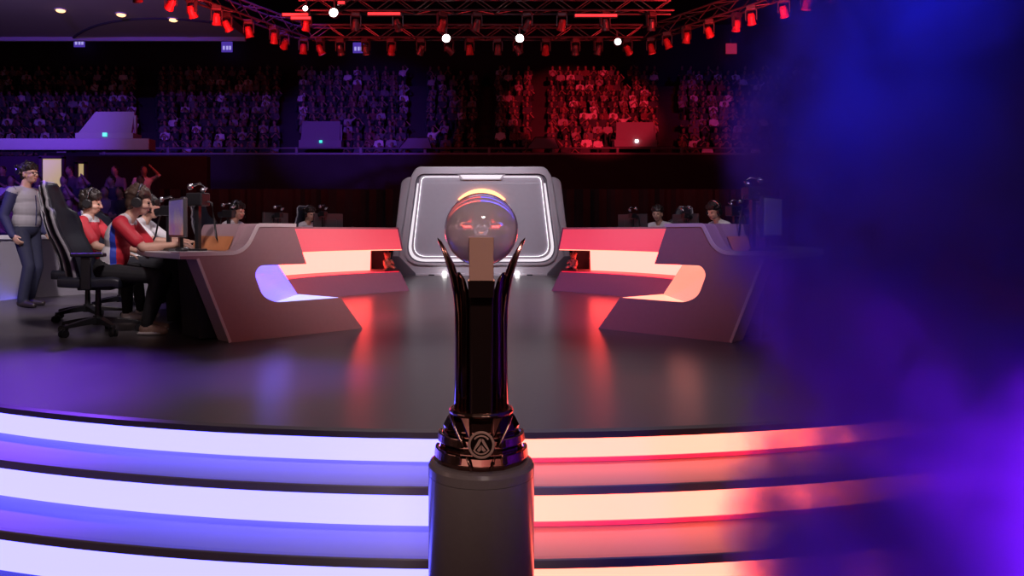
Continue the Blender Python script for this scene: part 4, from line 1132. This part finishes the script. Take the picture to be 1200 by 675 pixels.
spot('blue_floor', (-3.6, 8.6, 6.0), (-1.27, 4.85, 0), (.22, .05, 1.0), 2600, 11, 1.0)  # added spot imitating the blue desk glow mirrored in the floor
spot('red_floor', (-2.6, 12.5, 6.0), (-1.30, 8.25, 0), (1.0, .0, .11), 1500, 9, 1.0)  # this pair is added to imitate the red recess mirrored below
spot('red_floor', (2.6, 12.5, 6.0), (1.42, 7.9, 0), (1.0, .02, .10), 700, 10, 1.0)
spot('portal_wash', (-1.2, 9, 6.6), (0, 16.2, 1.2), (1.0, .88, .98), 1050, 26, .8)
spot('portal_wash', (1.2, 9, 6.6), (0, 16.2, 1.2), (1.0, .88, .98), 1050, 26, .8)
area('rig_fill', (-5.5, 15.5, 4.6), (-5.2, 18.2, 6.0), (1, .03, .04), 190, 2, 1)  # unseen area lamps added to redden the rig
area('rig_fill', (5.8, 15.5, 4.6), (5.4, 18.2, 6.0), (1, .03, .04), 190, 2, 1)
spot('trophy_key', (.5, -1.5, 3.6), (0, 2, .74), (1.0, .78, .72), 360, 10.5, .5, .3)
# unseen lamps added around the camera for reflections in the trophy
area('reflection_fill', (-3.2, -4, 2.2), (0, 2, .6), (1.0, .66, .58), 22, .8, 4)
area('reflection_fill', (3.4, -4.5, 2.2), (0, 2, .6), (1.0, .50, .46), 20, .5, 4)
area('reflection_fill', (-7, 1.0, 3.0), (0, 2, .6), (1.0, .55, .5), 22, .8, 4)
area('reflection_fill', (7, 1.0, 3.0), (0, 2, .6), (1.0, .45, .42), 22, .8, 4)

# ------------------------------------------------------------------ smoke bank added for the blue-violet fade at the right
def smoke():
    m = bpy.data.materials.new('added_smoke'); m.use_nodes = True
    nt = m.node_tree; nt.nodes.clear(); L = nt.links.new; N = nt.nodes.new
    out = N('ShaderNodeOutputMaterial'); pv = N('ShaderNodeVolumePrincipled')
    pv.inputs['Color'].default_value = (.22, .17, .97, 1); pv.inputs['Anisotropy'].default_value = 0.0  # blue-violet of the fade put into the smoke colour
    tc = N('ShaderNodeTexCoord'); sx = N('ShaderNodeSeparateXYZ'); L(tc.outputs['Object'], sx.inputs[0])
    n = N('ShaderNodeTexNoise'); n.inputs['Scale'].default_value = 2.4; n.inputs['Detail'].default_value = 8; n.inputs['Roughness'].default_value = .62; L(tc.outputs['Object'], n.inputs['Vector'])
    wob = N('ShaderNodeMath'); wob.operation = 'MULTIPLY_ADD'; L(n.outputs['Fac'], wob.inputs[0]); wob.inputs[1].default_value = .16; L(sx.outputs['X'], wob.inputs[2])
    e = N('ShaderNodeMapRange'); e.interpolation_type = 'SMOOTHSTEP'; e.inputs['From Min'].default_value = -.80+.03; e.inputs['From Max'].default_value = -.80+.36; L(wob.outputs[0], e.inputs['Value'])
    c = N('ShaderNodeMapRange'); c.inputs['From Min'].default_value = .46; c.inputs['From Max'].default_value = .60; c.inputs['To Min'].default_value = 1.3; c.inputs['To Max'].default_value = 15.0; L(n.outputs['Fac'], c.inputs['Value'])
    mu = N('ShaderNodeMath'); mu.operation = 'MULTIPLY'; L(e.outputs['Result'], mu.inputs[0]); L(c.outputs['Result'], mu.inputs[1])
    prev = mu.outputs[0]        # the bank thins out towards its top, front and back
    for ax, a0, a1 in (('Z', 1.12, .86), ('Y', .59, .42), ('Y', -.59, -.42), ('X', .79, .6)):
        f = N('ShaderNodeMapRange'); f.interpolation_type = 'SMOOTHSTEP'; f.inputs['From Min'].default_value = min(a0, a1); f.inputs['From Max'].default_value = max(a0, a1)
        if a0 > a1: f.inputs['To Min'].default_value = 1.0; f.inputs['To Max'].default_value = 0.0
        L(sx.outputs[ax], f.inputs['Value'])
        k = N('ShaderNodeMath'); k.operation = 'MULTIPLY'; L(prev, k.inputs[0]); L(f.outputs['Result'], k.inputs[1]); prev = k.outputs[0]
    L(prev, pv.inputs['Density']); L(pv.outputs['Volume'], out.inputs['Volume'])
    o = MB().box((0, 0, 0), (1.6, 1.2, 2.3)).build('added_smoke', m)
    o.location = (1.56, 2.05, .68)
    tag(o, 'added smoke bank, tinted blue and violet, standing in for the fade at the right', 'smoke', None, 'stuff')
    spot('smoke_fill', (.75, .5, 2.4), (.80, 1.85, 1.32), (.02, .09, 1.0), 170, 32, 1.0, .08)  # two unseen lamps added to colour the smoke blue and violet
    spot('smoke_fill', (2.1, .75, -.15), (1.28, 1.9, .20), (1.0, .05, .95), 950, 38, 1.0, .08)
smoke()
w = bpy.data.worlds.new('hall'); w.use_nodes = True; sc.world = w
w.node_tree.nodes['Background'].inputs['Color'].default_value = (.35, .25, .5, 1); w.node_tree.nodes['Background'].inputs['Strength'].default_value = .0
